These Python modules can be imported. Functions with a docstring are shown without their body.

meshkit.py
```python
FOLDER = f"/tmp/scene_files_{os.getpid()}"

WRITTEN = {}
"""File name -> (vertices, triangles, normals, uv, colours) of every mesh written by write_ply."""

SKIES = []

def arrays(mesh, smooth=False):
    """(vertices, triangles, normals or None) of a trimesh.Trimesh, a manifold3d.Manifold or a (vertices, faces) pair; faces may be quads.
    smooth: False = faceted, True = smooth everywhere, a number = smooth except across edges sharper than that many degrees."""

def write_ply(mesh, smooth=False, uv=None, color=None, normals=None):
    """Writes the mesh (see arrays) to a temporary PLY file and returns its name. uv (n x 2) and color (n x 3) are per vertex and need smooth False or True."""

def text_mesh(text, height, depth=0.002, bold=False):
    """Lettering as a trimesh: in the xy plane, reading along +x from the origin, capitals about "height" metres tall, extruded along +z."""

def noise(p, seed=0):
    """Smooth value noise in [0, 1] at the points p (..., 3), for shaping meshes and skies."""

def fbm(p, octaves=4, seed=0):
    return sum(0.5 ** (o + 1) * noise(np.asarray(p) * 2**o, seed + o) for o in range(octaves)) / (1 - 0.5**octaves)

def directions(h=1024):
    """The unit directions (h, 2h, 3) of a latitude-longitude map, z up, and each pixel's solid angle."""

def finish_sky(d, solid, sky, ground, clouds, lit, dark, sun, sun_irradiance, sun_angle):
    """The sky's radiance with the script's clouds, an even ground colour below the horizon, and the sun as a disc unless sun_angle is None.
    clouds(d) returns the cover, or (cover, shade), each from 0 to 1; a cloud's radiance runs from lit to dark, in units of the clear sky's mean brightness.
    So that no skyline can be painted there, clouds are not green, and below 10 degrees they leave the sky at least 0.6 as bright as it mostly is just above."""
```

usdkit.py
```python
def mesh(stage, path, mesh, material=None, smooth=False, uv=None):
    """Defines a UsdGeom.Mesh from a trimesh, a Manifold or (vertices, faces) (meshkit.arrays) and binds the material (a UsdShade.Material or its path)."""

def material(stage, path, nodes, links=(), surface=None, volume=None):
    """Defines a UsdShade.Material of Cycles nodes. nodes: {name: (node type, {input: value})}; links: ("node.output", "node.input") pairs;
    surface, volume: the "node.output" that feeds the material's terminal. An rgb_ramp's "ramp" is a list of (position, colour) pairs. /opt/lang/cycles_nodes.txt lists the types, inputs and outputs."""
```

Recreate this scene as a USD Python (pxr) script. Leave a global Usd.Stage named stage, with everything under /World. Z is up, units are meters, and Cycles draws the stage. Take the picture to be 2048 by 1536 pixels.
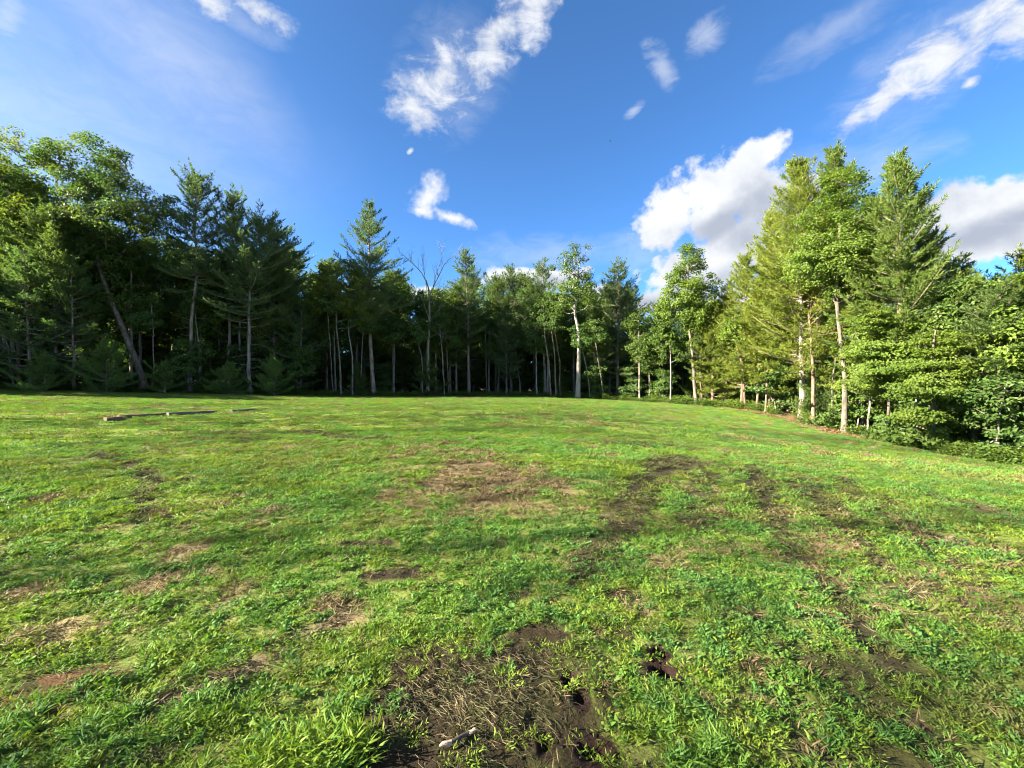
import math, random
import numpy as np
import trimesh, meshkit, usdkit
from pxr import Usd, UsdGeom, UsdLux, UsdShade, Gf, Sdf, Vt

stage = Usd.Stage.CreateInMemory()
UsdGeom.SetStageUpAxis(stage, 'Z'); UsdGeom.SetStageMetersPerUnit(stage, 1.0)
UsdGeom.Xform.Define(stage, '/World'); UsdGeom.Scope.Define(stage, '/World/Looks')

# ------------------------------------------------------------------ camera, sky, sun, exposure
EYE, F = 1.65, 860.0                      # eye height (m); focal length in pixels of the 2048-wide photograph
cam = UsdGeom.Camera.Define(stage, '/World/camera')
cam.CreateHorizontalApertureAttr(36.0); cam.CreateFocalLengthAttr(36.0 * F / 2048)
cam.AddTranslateOp().Set((0, 0, EYE)); cam.AddRotateXOp().Set(90)
cam.CreateExposureAttr(3.14)
SUN_AZ, SUN_EL = math.radians(-103), math.radians(22)
SUN = np.array([math.sin(SUN_AZ) * math.cos(SUN_EL), math.cos(SUN_AZ) * math.cos(SUN_EL), math.sin(SUN_EL)])
sun = UsdLux.DistantLight.Define(stage, '/World/sun')
sun.CreateIntensityAttr(1.25); sun.CreateNormalizeAttr(True); sun.CreateAngleAttr(0.5); sun.CreateColorAttr(Gf.Vec3f(1.0, 0.90, 0.72))
sun.AddTransformOp().Set(Gf.Matrix4d().SetRotate(Gf.Rotation(Gf.Vec3d(0, 0, 1), Gf.Vec3d(*SUN))))


def pdir(px, py):
    v = np.array([(px - 1024) / F, 1.0, (768 - py) / F])
    return v / np.linalg.norm(v)


def sky_material():
    N = {'tc': ('texture_coordinate', {}),
         'sky': ('sky_texture', {'sky_type': 'single_scattering', 'sun_disc': False, 'sun_elevation': SUN_EL, 'sun_rotation': SUN_AZ,
                                 'air_density': 0.52, 'aerosol_density': 0.75, 'ozone_density': 9.0})}
    L = []
    D = 'tc.generated'
    cnt = [0]

    def node(kind, inputs, links):
        cnt[0] += 1; n = 'n%03d' % cnt[0]
        N[n] = (kind, inputs)
        for a, b in links: L.append((a, n + '.' + b))
        return n

    def blob(px, py, rx, ry, rot):
        """1 at the blob's middle, 0 at its rim (an ellipse of directions on the sky)."""
        c = pdir(px, py)
        e1 = np.cross(c, [0, 0, 1.0]); e1 /= np.linalg.norm(e1); e2 = np.cross(e1, c)
        a = math.radians(rot); u = math.cos(a) * e1 + math.sin(a) * e2; w = -math.sin(a) * e1 + math.cos(a) * e2
        k = F / c[1]                        # pixels per radian shrink off the middle
        sx, sy = F * 1.0 / rx, F * 1.0 / ry
        d1 = node('vector_math', {'math_type': 'dot_product', 'vector2': u * sx / c[1] ** 1.0}, [(DW, 'vector1')])
        d2 = node('vector_math', {'math_type': 'dot_product', 'vector2': w * sy / c[1] ** 1.0}, [(DW, 'vector1')])
        d3 = node('vector_math', {'math_type': 'dot_product', 'vector2': c}, [(DW, 'vector1')])
        v = node('combine_xyz', {}, [(d1 + '.value', 'x'), (d2 + '.value', 'y')])
        ln = node('vector_math', {'math_type': 'length'}, [(v + '.vector', 'vector1')])
        s = node('math', {'math_type': 'subtract', 'value1': 1.0}, [(ln + '.value', 'value2')])
        f = node('math', {'math_type': 'greater_than', 'value2': 0.3}, [(d3 + '.value', 'value1')])
        m = node('math', {'math_type': 'multiply', 'use_clamp': True}, [(s + '.value', 'value1'), (f + '.value', 'value2')])
        return m + '.value'

    def most(blobs):
        out = None
        for b in blobs:
            x = blob(*b)
            if out is None: out = x
            else: out = op('maximum', out, x)
        return out

    def noise(scale, detail, rough, dist=0.0, stretch=None, off=(0, 0, 0)):
        src = D
        if stretch is not None:
            src = node('mapping', {'rotation': stretch[0], 'scale': stretch[1], 'location': off}, [(D, 'vector')]) + '.vector'
        return node('noise_texture', {'scale': scale, 'detail': detail, 'roughness': rough, 'distortion': dist}, [(src, 'vector')]) + '.fac'

    def ma(a, k, c):
        return node('math', {'math_type': 'multiply_add', 'value2': k, 'value3': c}, [(a, 'value1')]) + '.value'

    def op(t, a, b, clamp=False):
        i, l = {'math_type': t, 'use_clamp': clamp}, []
        for q, k in ((a, 'value1'), (b, 'value2')):
            if isinstance(q, str): l.append((q, k))
            else: i[k] = q
        return node('math', i, l) + '.value'

    def smooth(a, lo, hi, t0=0.0, t1=1.0):
        return node('map_range', {'range_type': 'smoothstep', 'from_min': lo, 'from_max': hi, 'to_min': t0, 'to_max': t1}, [(a, 'value')]) + '.result'

    # directions warped a little, so that no rim is an ellipse
    w1 = node('noise_texture', {'scale': 7.0, 'detail': 3.0}, [(D, 'vector')])
    w2 = node('vector_math', {'math_type': 'subtract', 'vector2': (0.5, 0.5, 0.5)}, [(w1 + '.color', 'vector1')])
    w3 = node('vector_math', {'math_type': 'scale', 'scale': 0.07}, [(w2 + '.vector', 'vector1')])
    DW = node('vector_math', {'math_type': 'add'}, [(D, 'vector1'), (w3 + '.vector', 'vector2')]) + '.vector'

    cum = most([(1340, 425, 95, 75, 20), (1430, 390, 130, 90, 30), (1470, 338, 85, 46, 22), (1540, 315, 60, 40, 10), (1560, 400, 110, 80, 0), (1330, 470, 60, 35, 0),
                (1490, 470, 130, 40, 12), (1420, 540, 190, 60, 8), (1500, 600, 160, 60, 0), (1920, 420, 130, 72, 10), (2060, 400, 160, 70, 8), (1990, 480, 190, 60, -4),
                (1700, 480, 260, 90, 0), (1320, 600, 130, 40, 10), (1200, 610, 150, 35, 0), (1060, 560, 150, 34, 0), (860, 590, 120, 22, 0)])
    bright = most([(845, 385, 60, 36, 50), (890, 420, 72, 20, -28), (838, 410, 42, 22, 10)])
    wisp = most([(830, 225, 90, 55, -20), (870, 165, 125, 75, 35), (985, 95, 165, 55, 52), (1065, 20, 90, 60, 45), (400, -8, 110, 34, 10), (520, 12, 110, 34, -10), (1760, 190, 120, 34, 40), (1880, 105, 175, 70, 35), (1975, 20, 160, 60, 35), (2048, 30, 90, 60, 30), (1925, 110, 60, 34, 20), (1935, 160, 24, 14, 10),
                 (822, 300, 9, 5, 40)])
    veil = most([(1750, 330, 150, 55, 0), (1640, 340, 110, 60, 0), (1100, 505, 220, 50, 0), (1290, 500, 100, 60, 0), (460, 15, 150, 50, -8), (900, 160, 150, 120, 40), (1850, 120, 240, 110, 38), (1660, 70, 160, 50, 10)])
    thin = most([(1325, 118, 60, 32, -55), (1420, 58, 54, 34, 30), (1265, 208, 34, 14, 30), (20, 50, 60, 70, 0)])
    cirrus = most([(60, 250, 700, 360, 10), (330, 120, 420, 190, -25)])
    n_c = noise(13.0, 9.0, 0.58)
    n_w = noise(15.0, 10.0, 0.64, 0.6, ((0.0, 0.6, 0.35), (1.0, 1.0, 2.2)))
    fine = noise(30.0, 6.0, 0.6)
    vfine = noise(75.0, 4.0, 0.6)
    xyz = node('separate_xyz', {}, [(D, 'vector')])
    away = smooth(xyz + '.y', 0.30, 0.56, 1.0, 0.0)
    n_b = noise(2.3, 9.0, 0.58, 0.0, ((0, 0, 0.4), (1, 1, 1.6)), (3.1, 1.7, 0.4))
    c_cum = smooth(op('add', op('add', cum, ma(vfine, 0.3, -0.15)), op('add', ma(n_c, 1.7, -0.95), ma(fine, 0.8, -0.40))), -0.02, 0.40)
    c_br = smooth(op('add', bright, op('add', ma(n_c, 2.0, -1.12), ma(fine, 1.0, -0.5))), -0.05, 0.75)
    c_w = smooth(op('add', wisp, op('add', ma(n_w, 2.1, -1.08), op('add', ma(fine, 1.1, -0.55), ma(vfine, 0.5, -0.25)))), -0.05, 1.05, 0.0, 0.95)
    has_w = smooth(wisp, 0.0, 0.12); has_c = smooth(cum, 0.0, 0.06); has_b = smooth(bright, 0.0, 0.06)
    c_w = op('multiply', c_w, has_w); c_cum = op('multiply', c_cum, has_c); c_br = op('multiply', c_br, has_b)
    c_b = op('multiply', smooth(n_b, 0.47, 0.60), away)
    c_v = op('multiply', smooth(op('add', veil, ma(n_w, 1.6, -0.80)), -0.1, 1.1, 0.0, 0.26), smooth(veil, 0.0, 0.2))
    c_t = op('multiply', smooth(op('add', thin, ma(n_w, 2.2, -1.15)), -0.05, 1.1, 0.0, 0.42), smooth(thin, 0.0, 0.25))
    c_ci = op('multiply', smooth(cirrus, 0.0, 1.0, 0.0, 0.32), smooth(n_w, 0.2, 0.8, 0.65, 1.2))
    cover = op('maximum', op('maximum', op('maximum', op('maximum', c_cum, c_br), op('maximum', c_w, c_b)), op('maximum', c_v, c_t)), c_ci)
    # the cumulus are grey where they turn from the sun (right and below)
    shade = most([(1560, 430, 150, 95, 10), (1450, 440, 150, 45, 10), (1500, 545, 160, 40, 0), (1960, 470, 190, 55, 0), (1720, 420, 200, 150, 0), (2060, 430, 160, 45, 0), (1300, 610, 300, 40, 0), (1080, 575, 160, 30, 0)])
    sh = smooth(op('add', shade, ma(n_c, 1.6, -0.80)), -0.15, 0.95)
    sh = op('multiply', sh, smooth(cum, 0.0, 0.1))
    sh = op('maximum', sh, op('multiply', smooth(n_w, 0.45, 0.70, 0.30, 0.0), has_w))
    tone = node('mix_color', {'blend_type': 'mix', 'a': (2.3, 2.36, 2.46), 'b': (1.15, 1.28, 1.55)}, [(sh, 'fac')])
    tinted = node('mix_color', {'blend_type': 'multiply', 'fac': 1.0, 'b': (1.08, 1.12, 0.94), 'use_clamp': False}, [('sky.color', 'a')])
    out = node('mix_color', {'blend_type': 'mix', 'use_clamp': False}, [(cover, 'fac'), (tinted + '.result', 'a'), (tone + '.result', 'b')])
    N['bg'] = ('background_shader', {'strength': 0.05})
    L.append((out + '.result', 'bg.color'))
    return usdkit.material(stage, '/World/Looks/sky', N, L, surface='bg.background')


dome = UsdLux.DomeLight.Define(stage, '/World/sky')
UsdShade.MaterialBindingAPI.Apply(dome.GetPrim()).Bind(sky_material())
dome.GetPrim().SetCustomDataByKey('kind', 'structure')
dome.GetPrim().SetCustomDataByKey('label', 'blue evening sky with white clouds over the wood')
dome.GetPrim().SetCustomDataByKey('category', 'sky')

# ------------------------------------------------------------------ helpers
used = {}


def free(name, parent='/World'):
    k = (parent, name); n = used.get(k, 0); used[k] = n + 1
    return '%s/%s' % (parent, name if n == 0 else '%s_%03d' % (name, n))


def tag(prim, label=None, cat=None, group=None, kind=None):
    for k, v in (('label', label), ('category', cat), ('group', group), ('kind', kind)):
        if v: prim.SetCustomDataByKey(k, v)
    return prim


def put(path, v, f, mat, normals=None, primvars=None):
    """One Mesh prim; faces may be triangles or quads."""
    m = UsdGeom.Mesh.Define(stage, path)
    f = np.asarray(f, np.int32)
    m.CreatePointsAttr(Vt.Vec3fArray.FromNumpy(np.ascontiguousarray(v, np.float32)))
    m.CreateFaceVertexCountsAttr(Vt.IntArray.FromNumpy(np.full(len(f), f.shape[1], np.int32)))
    m.CreateFaceVertexIndicesAttr(Vt.IntArray.FromNumpy(np.ascontiguousarray(f.ravel())))
    m.CreateSubdivisionSchemeAttr('none')
    m.CreateDoubleSidedAttr(True)
    if normals is not None:
        m.CreateNormalsAttr(Vt.Vec3fArray.FromNumpy(np.ascontiguousarray(normals, np.float32))); m.SetNormalsInterpolation('vertex')
    for k, a in (primvars or {}).items():
        UsdGeom.PrimvarsAPI(m).CreatePrimvar(k, Sdf.ValueTypeNames.Color3fArray, 'vertex').Set(Vt.Vec3fArray.FromNumpy(np.ascontiguousarray(a, np.float32)))
    UsdShade.MaterialBindingAPI.Apply(m.GetPrim()).Bind(mat)
    return m.GetPrim()


def thing(name, loc, label, cat, group=None, kind=None, rz=0.0):
    x = UsdGeom.Xform.Define(stage, free(name)); x.AddTranslateOp().Set(tuple(map(float, loc)))
    if rz: x.AddRotateZOp().Set(math.degrees(rz))
    return tag(x.GetPrim(), label, cat, group, kind)


def part(parent, name, vf, mat, smooth=False, kind=None):
    v, f = vf
    n = None
    if smooth:
        n = vnormals(v, f)
    return tag(put(free(name, str(parent.GetPath())), v, f, mat, n), kind=kind)


def vnormals(v, f):
    f = np.asarray(f); n = np.zeros_like(v)
    fn = np.cross(v[f[:, 1]] - v[f[:, 0]], v[f[:, 2]] - v[f[:, 0]])
    for k in range(f.shape[1]): np.add.at(n, f[:, k], fn)
    return n / np.maximum(np.linalg.norm(n, axis=1, keepdims=True), 1e-9)


def unit(a):
    return a / np.maximum(np.linalg.norm(a, axis=-1, keepdims=True), 1e-9)


def join(items):
    vs, fs, n = [], [], 0
    for v, f in items:
        vs.append(v); fs.append(np.asarray(f) + n); n += len(v)
    return np.vstack(vs), np.vstack(fs)


def tube(p, r, sides=6, cap=True):
    """A tapered tube along a polyline, as quads."""
    p = np.asarray(p, float); r = np.broadcast_to(np.asarray(r, float), (len(p),))
    t = unit(np.gradient(p, axis=0))
    ref = np.array([1.0, 0.05, 0.0]) if abs(t[:, 0]).mean() < 0.8 else np.array([0.0, 1.0, 0.1])
    a = unit(np.cross(t, ref)); b = np.cross(t, a)
    ang = np.arange(sides) * 2 * np.pi / sides
    v = (p[:, None] + r[:, None, None] * (np.cos(ang)[None, :, None] * a[:, None] + np.sin(ang)[None, :, None] * b[:, None])).reshape(-1, 3)
    i, j = np.meshgrid(np.arange(len(p) - 1), np.arange(sides), indexing='ij'); k = (j + 1) % sides
    f = np.stack([i * sides + j, i * sides + k, (i + 1) * sides + k, (i + 1) * sides + j], -1).reshape(-1, 4)
    if cap:
        n = len(v); v = np.vstack([v, p[-1:], p[:1]]); last = (len(p) - 1) * sides
        jj = np.arange(sides); kk = (jj + 1) % sides
        f = np.vstack([f, np.stack([last + jj, last + kk, np.full(sides, n), np.full(sides, n)], -1), np.stack([kk, jj, np.full(sides, n + 1), np.full(sides, n + 1)], -1)])
    return v, f


def quads_to_tris(vf):
    v, f = vf
    f = np.vstack([f[:, [0, 1, 2]], f[:, [0, 2, 3]]])
    ok = (f[:, 0] != f[:, 1]) & (f[:, 1] != f[:, 2]) & (f[:, 0] != f[:, 2])
    return v, f[ok]


def blades(c, a, n, L, W, fold=0.18, back=0.0):
    """Leaves: diamonds with a fold, at c along a with face normal n; two triangles each."""
    b = unit(np.cross(n, a)); L = np.asarray(L)[:, None]; W = np.asarray(W)[:, None]
    nn = np.cross(a, b)
    m = c + a * L * 0.42
    v = np.stack([c, m + b * W / 2 + nn * W * fold, c + a * L - nn * L * 0.12 * (1 - back), m - b * W / 2 + nn * W * fold], 1).reshape(-1, 3)
    k = np.arange(len(c))[:, None] * 4
    return v, np.vstack([k + [0, 1, 2], k + [0, 2, 3]])


# ------------------------------------------------------------------ terrain
_sy = np.array([-60, 16, 20, 23, 29, 33, 38, 44, 52, 60, 90, 500.0]); _sv = np.array([.085, .10, .102, .106, .097, .094, .070, .046, .044, .036, .03, .01])


def H(x, y):
    x = np.asarray(x, float); y = np.asarray(y, float)
    s = np.interp(y, _sy, _sv)
    xr = np.maximum(x, 0)
    xr = np.where(xr > 60, 60 + (xr - 60) * 0.3, xr)
    right = -(np.sqrt(xr ** 2 + 49) - 7) * s * 1.28
    xl = np.minimum(np.maximum(-x, 0), 90)
    left = 0.0005 * xl ** 2 * np.clip((y + 30) / 60, 0.3, 1.0)
    p = np.stack([x * 0.16, y * 0.16, x * 0], -1)
    bump = (meshkit.fbm(p, 3, 5) - 0.5) * 0.16 * np.clip((np.hypot(x, y) - 1) / 8, 0, 1)
    return right + left + bump


def ground_at(px, py):
    """Where the photograph's pixel meets the ground."""
    sl = (py - 768) / F; lo, hi = 0.5, 140.0
    for _ in range(60):
        d = (lo + hi) / 2
        if EYE - sl * d < float(H((px - 1024) / F * d, d)): hi = d
        else: lo = d
    return np.array([(px - 1024) / F * lo, lo])


_epx = np.array([-900, -400, 0, 300, 500, 700, 850, 1000, 1150, 1300, 1400, 1500, 1600, 1700, 1800, 1900, 2048, 2250, 2700.0])
_ed = np.array([24, 32, 40, 45, 48, 52, 55, 60, 55, 52, 48, 44, 38, 33, 29, 26, 23, 19, 14.0])


def edge_depth(px): return np.interp(px, _epx, _ed)


EDGE = np.vstack([np.stack([(_epx - 1024) / F * _ed, _ed], 1), [[30, 0], [32, -40], [-52, -40], [-52, 0]]])
from shapely.geometry import Polygon, Point
import shapely
LAWN = Polygon(EDGE).buffer(2.5).buffer(-2.5)


def lawn_dist(x, y):
    """Distance inside the lawn's edge (negative in the wood), with an uneven line."""
    pts = shapely.points(np.stack([np.ravel(x), np.ravel(y)], 1))
    inside = shapely.contains(LAWN, pts)
    d = shapely.distance(LAWN.exterior, pts)
    wob = (meshkit.fbm(np.stack([np.ravel(x) * .5, np.ravel(y) * .5, np.ravel(x) * 0], -1), 3, 9) - .5) * 1.6
    return (np.where(inside, d, -d) + wob).reshape(np.shape(x))


# marks on the lawn: strokes and patches, read off the photograph as places on the ground
def G(*pts): return [ground_at(*p) for p in pts]


SOIL_STROKES = [   # dark wheel and scalp marks: (points, half width, strength)
    (G((1350, 915), (1335, 935)), .42, .95), (G((1335, 930), (1290, 975), (1262, 1010), (1235, 1050)), .26, .85), (G((1235, 1050), (1195, 1100), (1170, 1150)), .2, .5),
    (G((1420, 930), (1400, 985), (1385, 1050)), .22, .6), (G((1500, 932), (1528, 990), (1552, 1045)), .2, .75), (G((1552, 1045), (1585, 1110)), .13, .6), (G((1685, 1045), (1770, 1140)), .13, .6), (G((1850, 1090), (1960, 1170)), .16, .6), (G((1595, 950), (1640, 1000), (1685, 1045)), .22, .6),
    (G((1690, 960), (1745, 1000), (1810, 1050), (1850, 1090)), .22, .6), (G((1850, 990), (1960, 1020)), .3, .5), (G((1640, 1160), (1700, 1230), (1780, 1320)), .09, .7), (G((1780, 1320), (1860, 1400)), .1, .5),
    (G((190, 905), (240, 920), (290, 945), (300, 965)), .34, .7), (G((296, 985), (290, 1000)), .24, .75), (G((300, 1015), (275, 1045)), .2, .65),
    (G((1210, 888), (1330, 892), (1390, 900)), .26, .85), (G((880, 905), (960, 900), (1040, 930), (1080, 940)), .24, .6), (G((835, 968), (860, 975)), .2, .9),
    (G((380, 880), (540, 880)), .5, .68), (G((600, 862), (740, 878)), .7, .74), (G((150, 925), (60, 935)), .35, .35),
    (G((690, 1090), (780, 1085)), .16, .9), (G((740, 1150), (840, 1140)), .17, .95), (G((590, 1350), (680, 1335)), .035, 1.0), (G((1190, 1330), (1215, 1410)), .03, .8),
    (G((880, 1165), (900, 1170)), .09, .7), (G((1020, 1190), (1060, 1180)), .08, .8), (G((1230, 1190), (1270, 1195)), .07, .9), (G((1225, 1240), (1250, 1260)), .06, .7),
    (G((1160, 1130), (1200, 1060)), .2, .4), (G((480, 905), (560, 908)), .2, .5), (G((1490, 1235), (1510, 1230)), .06, .8), (G((110, 1185), (60, 1175)), .05, .9)]
BROWN_PATCHES = [   # dead growth: (pixel, half width across, half depth, strength)
    ((975, 962), 1.5, 1.9, 1.0), ((1090, 965), .6, .6, .9), ((930, 985), .85, .55, .9), ((1000, 1010), .4, .3, .7), ((900, 960), .5, .5, .6),
    ((360, 1110), .26, .36, .95), ((310, 1165), .2, .26, .95), ((415, 1150), .14, .15, .6), ((660, 1212), .13, .12, 1.0), ((60, 1185), .24, .22, .95), ((120, 1265), .34, .22, .8), ((700, 1240), .2, .12, .7),
    ((1945, 1180), .22, .3, .9), ((1880, 1160), .25, .3, .5), ((1500, 1420), .2, .12, .6), ((1830, 1460), .12, .1, .6), ((1270, 1215), .14, .16, .7), ((1330, 1125), .2, .2, .6), ((580, 860), .9, 1.2, .55), ((500, 835), 1.0, 1.2, .5),
    ((530, 1035), .3, .4, .6), ((100, 1000), .5, .5, .55), ((290, 1045), .25, .35, .7), ((230, 1045), .3, .4, .5), ((1650, 1240), .15, .1, .6), ((1640, 1080), .5, .5, .5), ((1150, 1270), .3, .2, .5), ((450, 1200), .3, .3, .45), ((1880, 1240), .25, .2, .4)]
RED_PATCHES = [((160, 1298), .14, .07, .7), ((75, 1190), .1, .06, .5), ((20, 1440), .22, .12, .7), ((150, 1355), .28, .08, .95), ((40, 1400), .3, .12, .8), ((190, 1340), .14, .05, 1.0)]
THATCH = [(G((330, 1405), (400, 1375), (470, 1350), (540, 1320)), .075, .95), (G((540, 1310), (600, 1275), (690, 1235)), .08, .8), (G((300, 1440), (250, 1480)), .06, .7)]
DIRT = Polygon([ground_at(*p) for p in ((690, 1540), (715, 1440), (760, 1345), (830, 1290), (960, 1285), (1040, 1225), (1090, 1240), (1170, 1310), (1230, 1400), (1250, 1450), (1290, 1540), (1290, 1700), (690, 1700))])
HOLES = [((1325, 1345), .066, .05, .15), ((1320, 1308), .045, .03, .10), ((1135, 1358), .03, .04, .07), ((1158, 1390), .035, .05, .05), ((1245, 1240), .03, .02, .03), ((1185, 1500), .07, .04, .04), ((1090, 1490), .03, .03, .03)]
HOLES = [(ground_at(*p), a, b, d) for p, a, b, d in HOLES]


def seg_dist(x, y, pts):
    d = np.full(np.shape(x), 1e9)
    for a, b in zip(pts[:-1], pts[1:]):
        ab = b - a; t = np.clip(((x - a[0]) * ab[0] + (y - a[1]) * ab[1]) / max(ab @ ab, 1e-9), 0, 1)
        d = np.minimum(d, np.hypot(x - a[0] - t * ab[0], y - a[1] - t * ab[1]))
    return d


def sstep(e0, e1, x):
    t = np.clip((x - e0) / (e1 - e0), 0, 1); return t * t * (3 - 2 * t)


def marks(x, y):
    """(bare soil, dead growth, red clay, thatch, worn growth), each 0..1, at places on the lawn."""
    x = np.asarray(x, float); y = np.asarray(y, float); r = np.hypot(x, y)
    fr = 1.0 / np.clip(r * 0.07, 0.16, 1.0)
    p = np.stack([x, y, x * 0], -1)
    n1 = meshkit.fbm(p * 2.2, 4, 1) - .5; n2 = meshkit.fbm(p * 6.0, 3, 2) - .5
    wob = n1 * 0.9 + n2 * 0.7
    worn = np.zeros_like(x); bare = np.zeros_like(x); dead = np.zeros_like(x); red = np.zeros_like(x); thatch = np.zeros_like(x)
    for pts, w, s in SOIL_STROKES:
        w = w * np.where(np.asarray(pts[0][0]) > 0, 1.35, .75)
        d = seg_dist(x, y, pts) / w + wob * 1.15
        if np.hypot(*pts[0]) > 4.5: worn = np.maximum(worn, min(1.0, s * 1.35) * sstep(1.15, .5, d)); bare = np.maximum(bare, min(1.0, s) * .8 * sstep(.75, .2, d + n2 * 1.6))
        else: bare = np.maximum(bare, min(1.0, s * 1.2) * sstep(1.35, .45, d))
    for store, lst in ((dead, BROWN_PATCHES), (red, RED_PATCHES)):
        for (px, py), a, b, s in lst:
            c = ground_at(px, py)
            d = np.hypot((x - c[0]) / a, (y - c[1]) / b) + wob * 1.0
            store[:] = np.maximum(store, s * sstep(1.2, .65, d))
    for pts, w, s in THATCH:
        thatch = np.maximum(thatch, s * sstep(1.5, .5, seg_dist(x, y, pts) / w + wob * 1.5))
    near = r < 6
    dd = np.zeros_like(x)
    if near.any():
        pt = shapely.points(np.stack([x[near], y[near]], 1))
        s = np.where(shapely.contains(DIRT, pt), 1, -1) * shapely.distance(DIRT.exterior, pt)
        dd[near] = sstep(-.10, .12, s + wob[near] * .28) * (0.97 + n2[near] * .8)
    bare = np.maximum(bare, np.clip(dd, 0, 1))
    for c, a, b, dp in HOLES:
        bare = np.maximum(bare, sstep(2.1, 1.5, np.hypot((x - c[0]) / a, (y - c[1]) / (b * 1.6))) * 1.08)
    # scattered small bare and browned spots all over
    n3 = meshkit.fbm(p * 0.9 + 7.3, 4, 3); n4 = meshkit.fbm(p * np.array([.5, .8, 1]) + 21.0, 4, 4)
    bare = np.maximum(bare, .7 * sstep(.60, .72, n3 + n2 * .25)); dead = np.maximum(dead, .55 * sstep(.61, .72, n4 + n2 * .3))
    return bare, dead, red, thatch, worn


def micro(x, y):
    """Fine lumps of the near ground and the holes."""
    p = np.stack([x, y, x * 0], -1); r = np.hypot(x, y)
    h = (meshkit.fbm(p * 5, 3, 11) - .5) * .05 * np.clip(1.5 - r / 14, 0, 1) + (meshkit.fbm(p * 28, 2, 12) - .5) * .018 * np.clip(1.2 - r / 6, 0, 1)
    for c, a, b, dp in HOLES:
        h = h - dp * sstep(1.25, .6, np.hypot((x - c[0]) / a, (y - c[1]) / b))
    return h


def zat(x, y): return H(x, y) + micro(np.asarray(x, float), np.asarray(y, float))


# ------------------------------------------------------------------ materials
def mat(name, nodes, links, surface): return usdkit.material(stage, '/World/Looks/' + name, nodes, links, surface=surface)


def leaf_mat(name, c1, c2, trans=0.38, rough=0.45, scale=0.5, var=0.55, spec=0.35, tcol=(1.15, 1.25, 0.6)):
    """Leaves: tone drifts through the crown and from leaf to leaf; some light shines through."""
    return mat(name, {
        'g': ('geometry', {}), 'n': ('noise_texture', {'scale': scale, 'detail': 3.0}), 'r': ('map_range', {'from_min': .35, 'from_max': .65}),
        'oi': ('object_info', {}),
        'a': ('math', {'math_type': 'multiply_add', 'value2': .5, 'value3': -.25}), 's': ('math', {'math_type': 'add', 'use_clamp': True}),
        'mx': ('mix_color', {'blend_type': 'mix', 'a': c1, 'b': c2}),
        'hv': ('hsv', {}), 'v': ('map_range', {'to_min': 1 - var * .6, 'to_max': 1 + var * .6}),
        'p': ('principled_bsdf', {'roughness': rough, 'specular_ior_level': spec}),
        'tc': ('mix_color', {'blend_type': 'multiply', 'fac': 1.0, 'b': tcol, 'use_clamp': False}), 't': ('translucent_bsdf', {}), 'm': ('mix_closure', {'fac': trans})},
        [('g.position', 'n.vector'), ('n.fac', 'r.value'), ('g.random_per_island', 'a.value1'), ('r.result', 's.value1'), ('a.value', 's.value2'), ('s.value', 'mx.fac'),
         ('g.random_per_island', 'v.value'), ('v.result', 'hv.value'), ('mx.result', 'hv.color'), ('hv.color', 'p.base_color'), ('hv.color', 'tc.a'), ('tc.result', 't.color'), ('p.BSDF', 'm.closure1'), ('t.BSDF', 'm.closure2')], 'm.closure')


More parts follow.
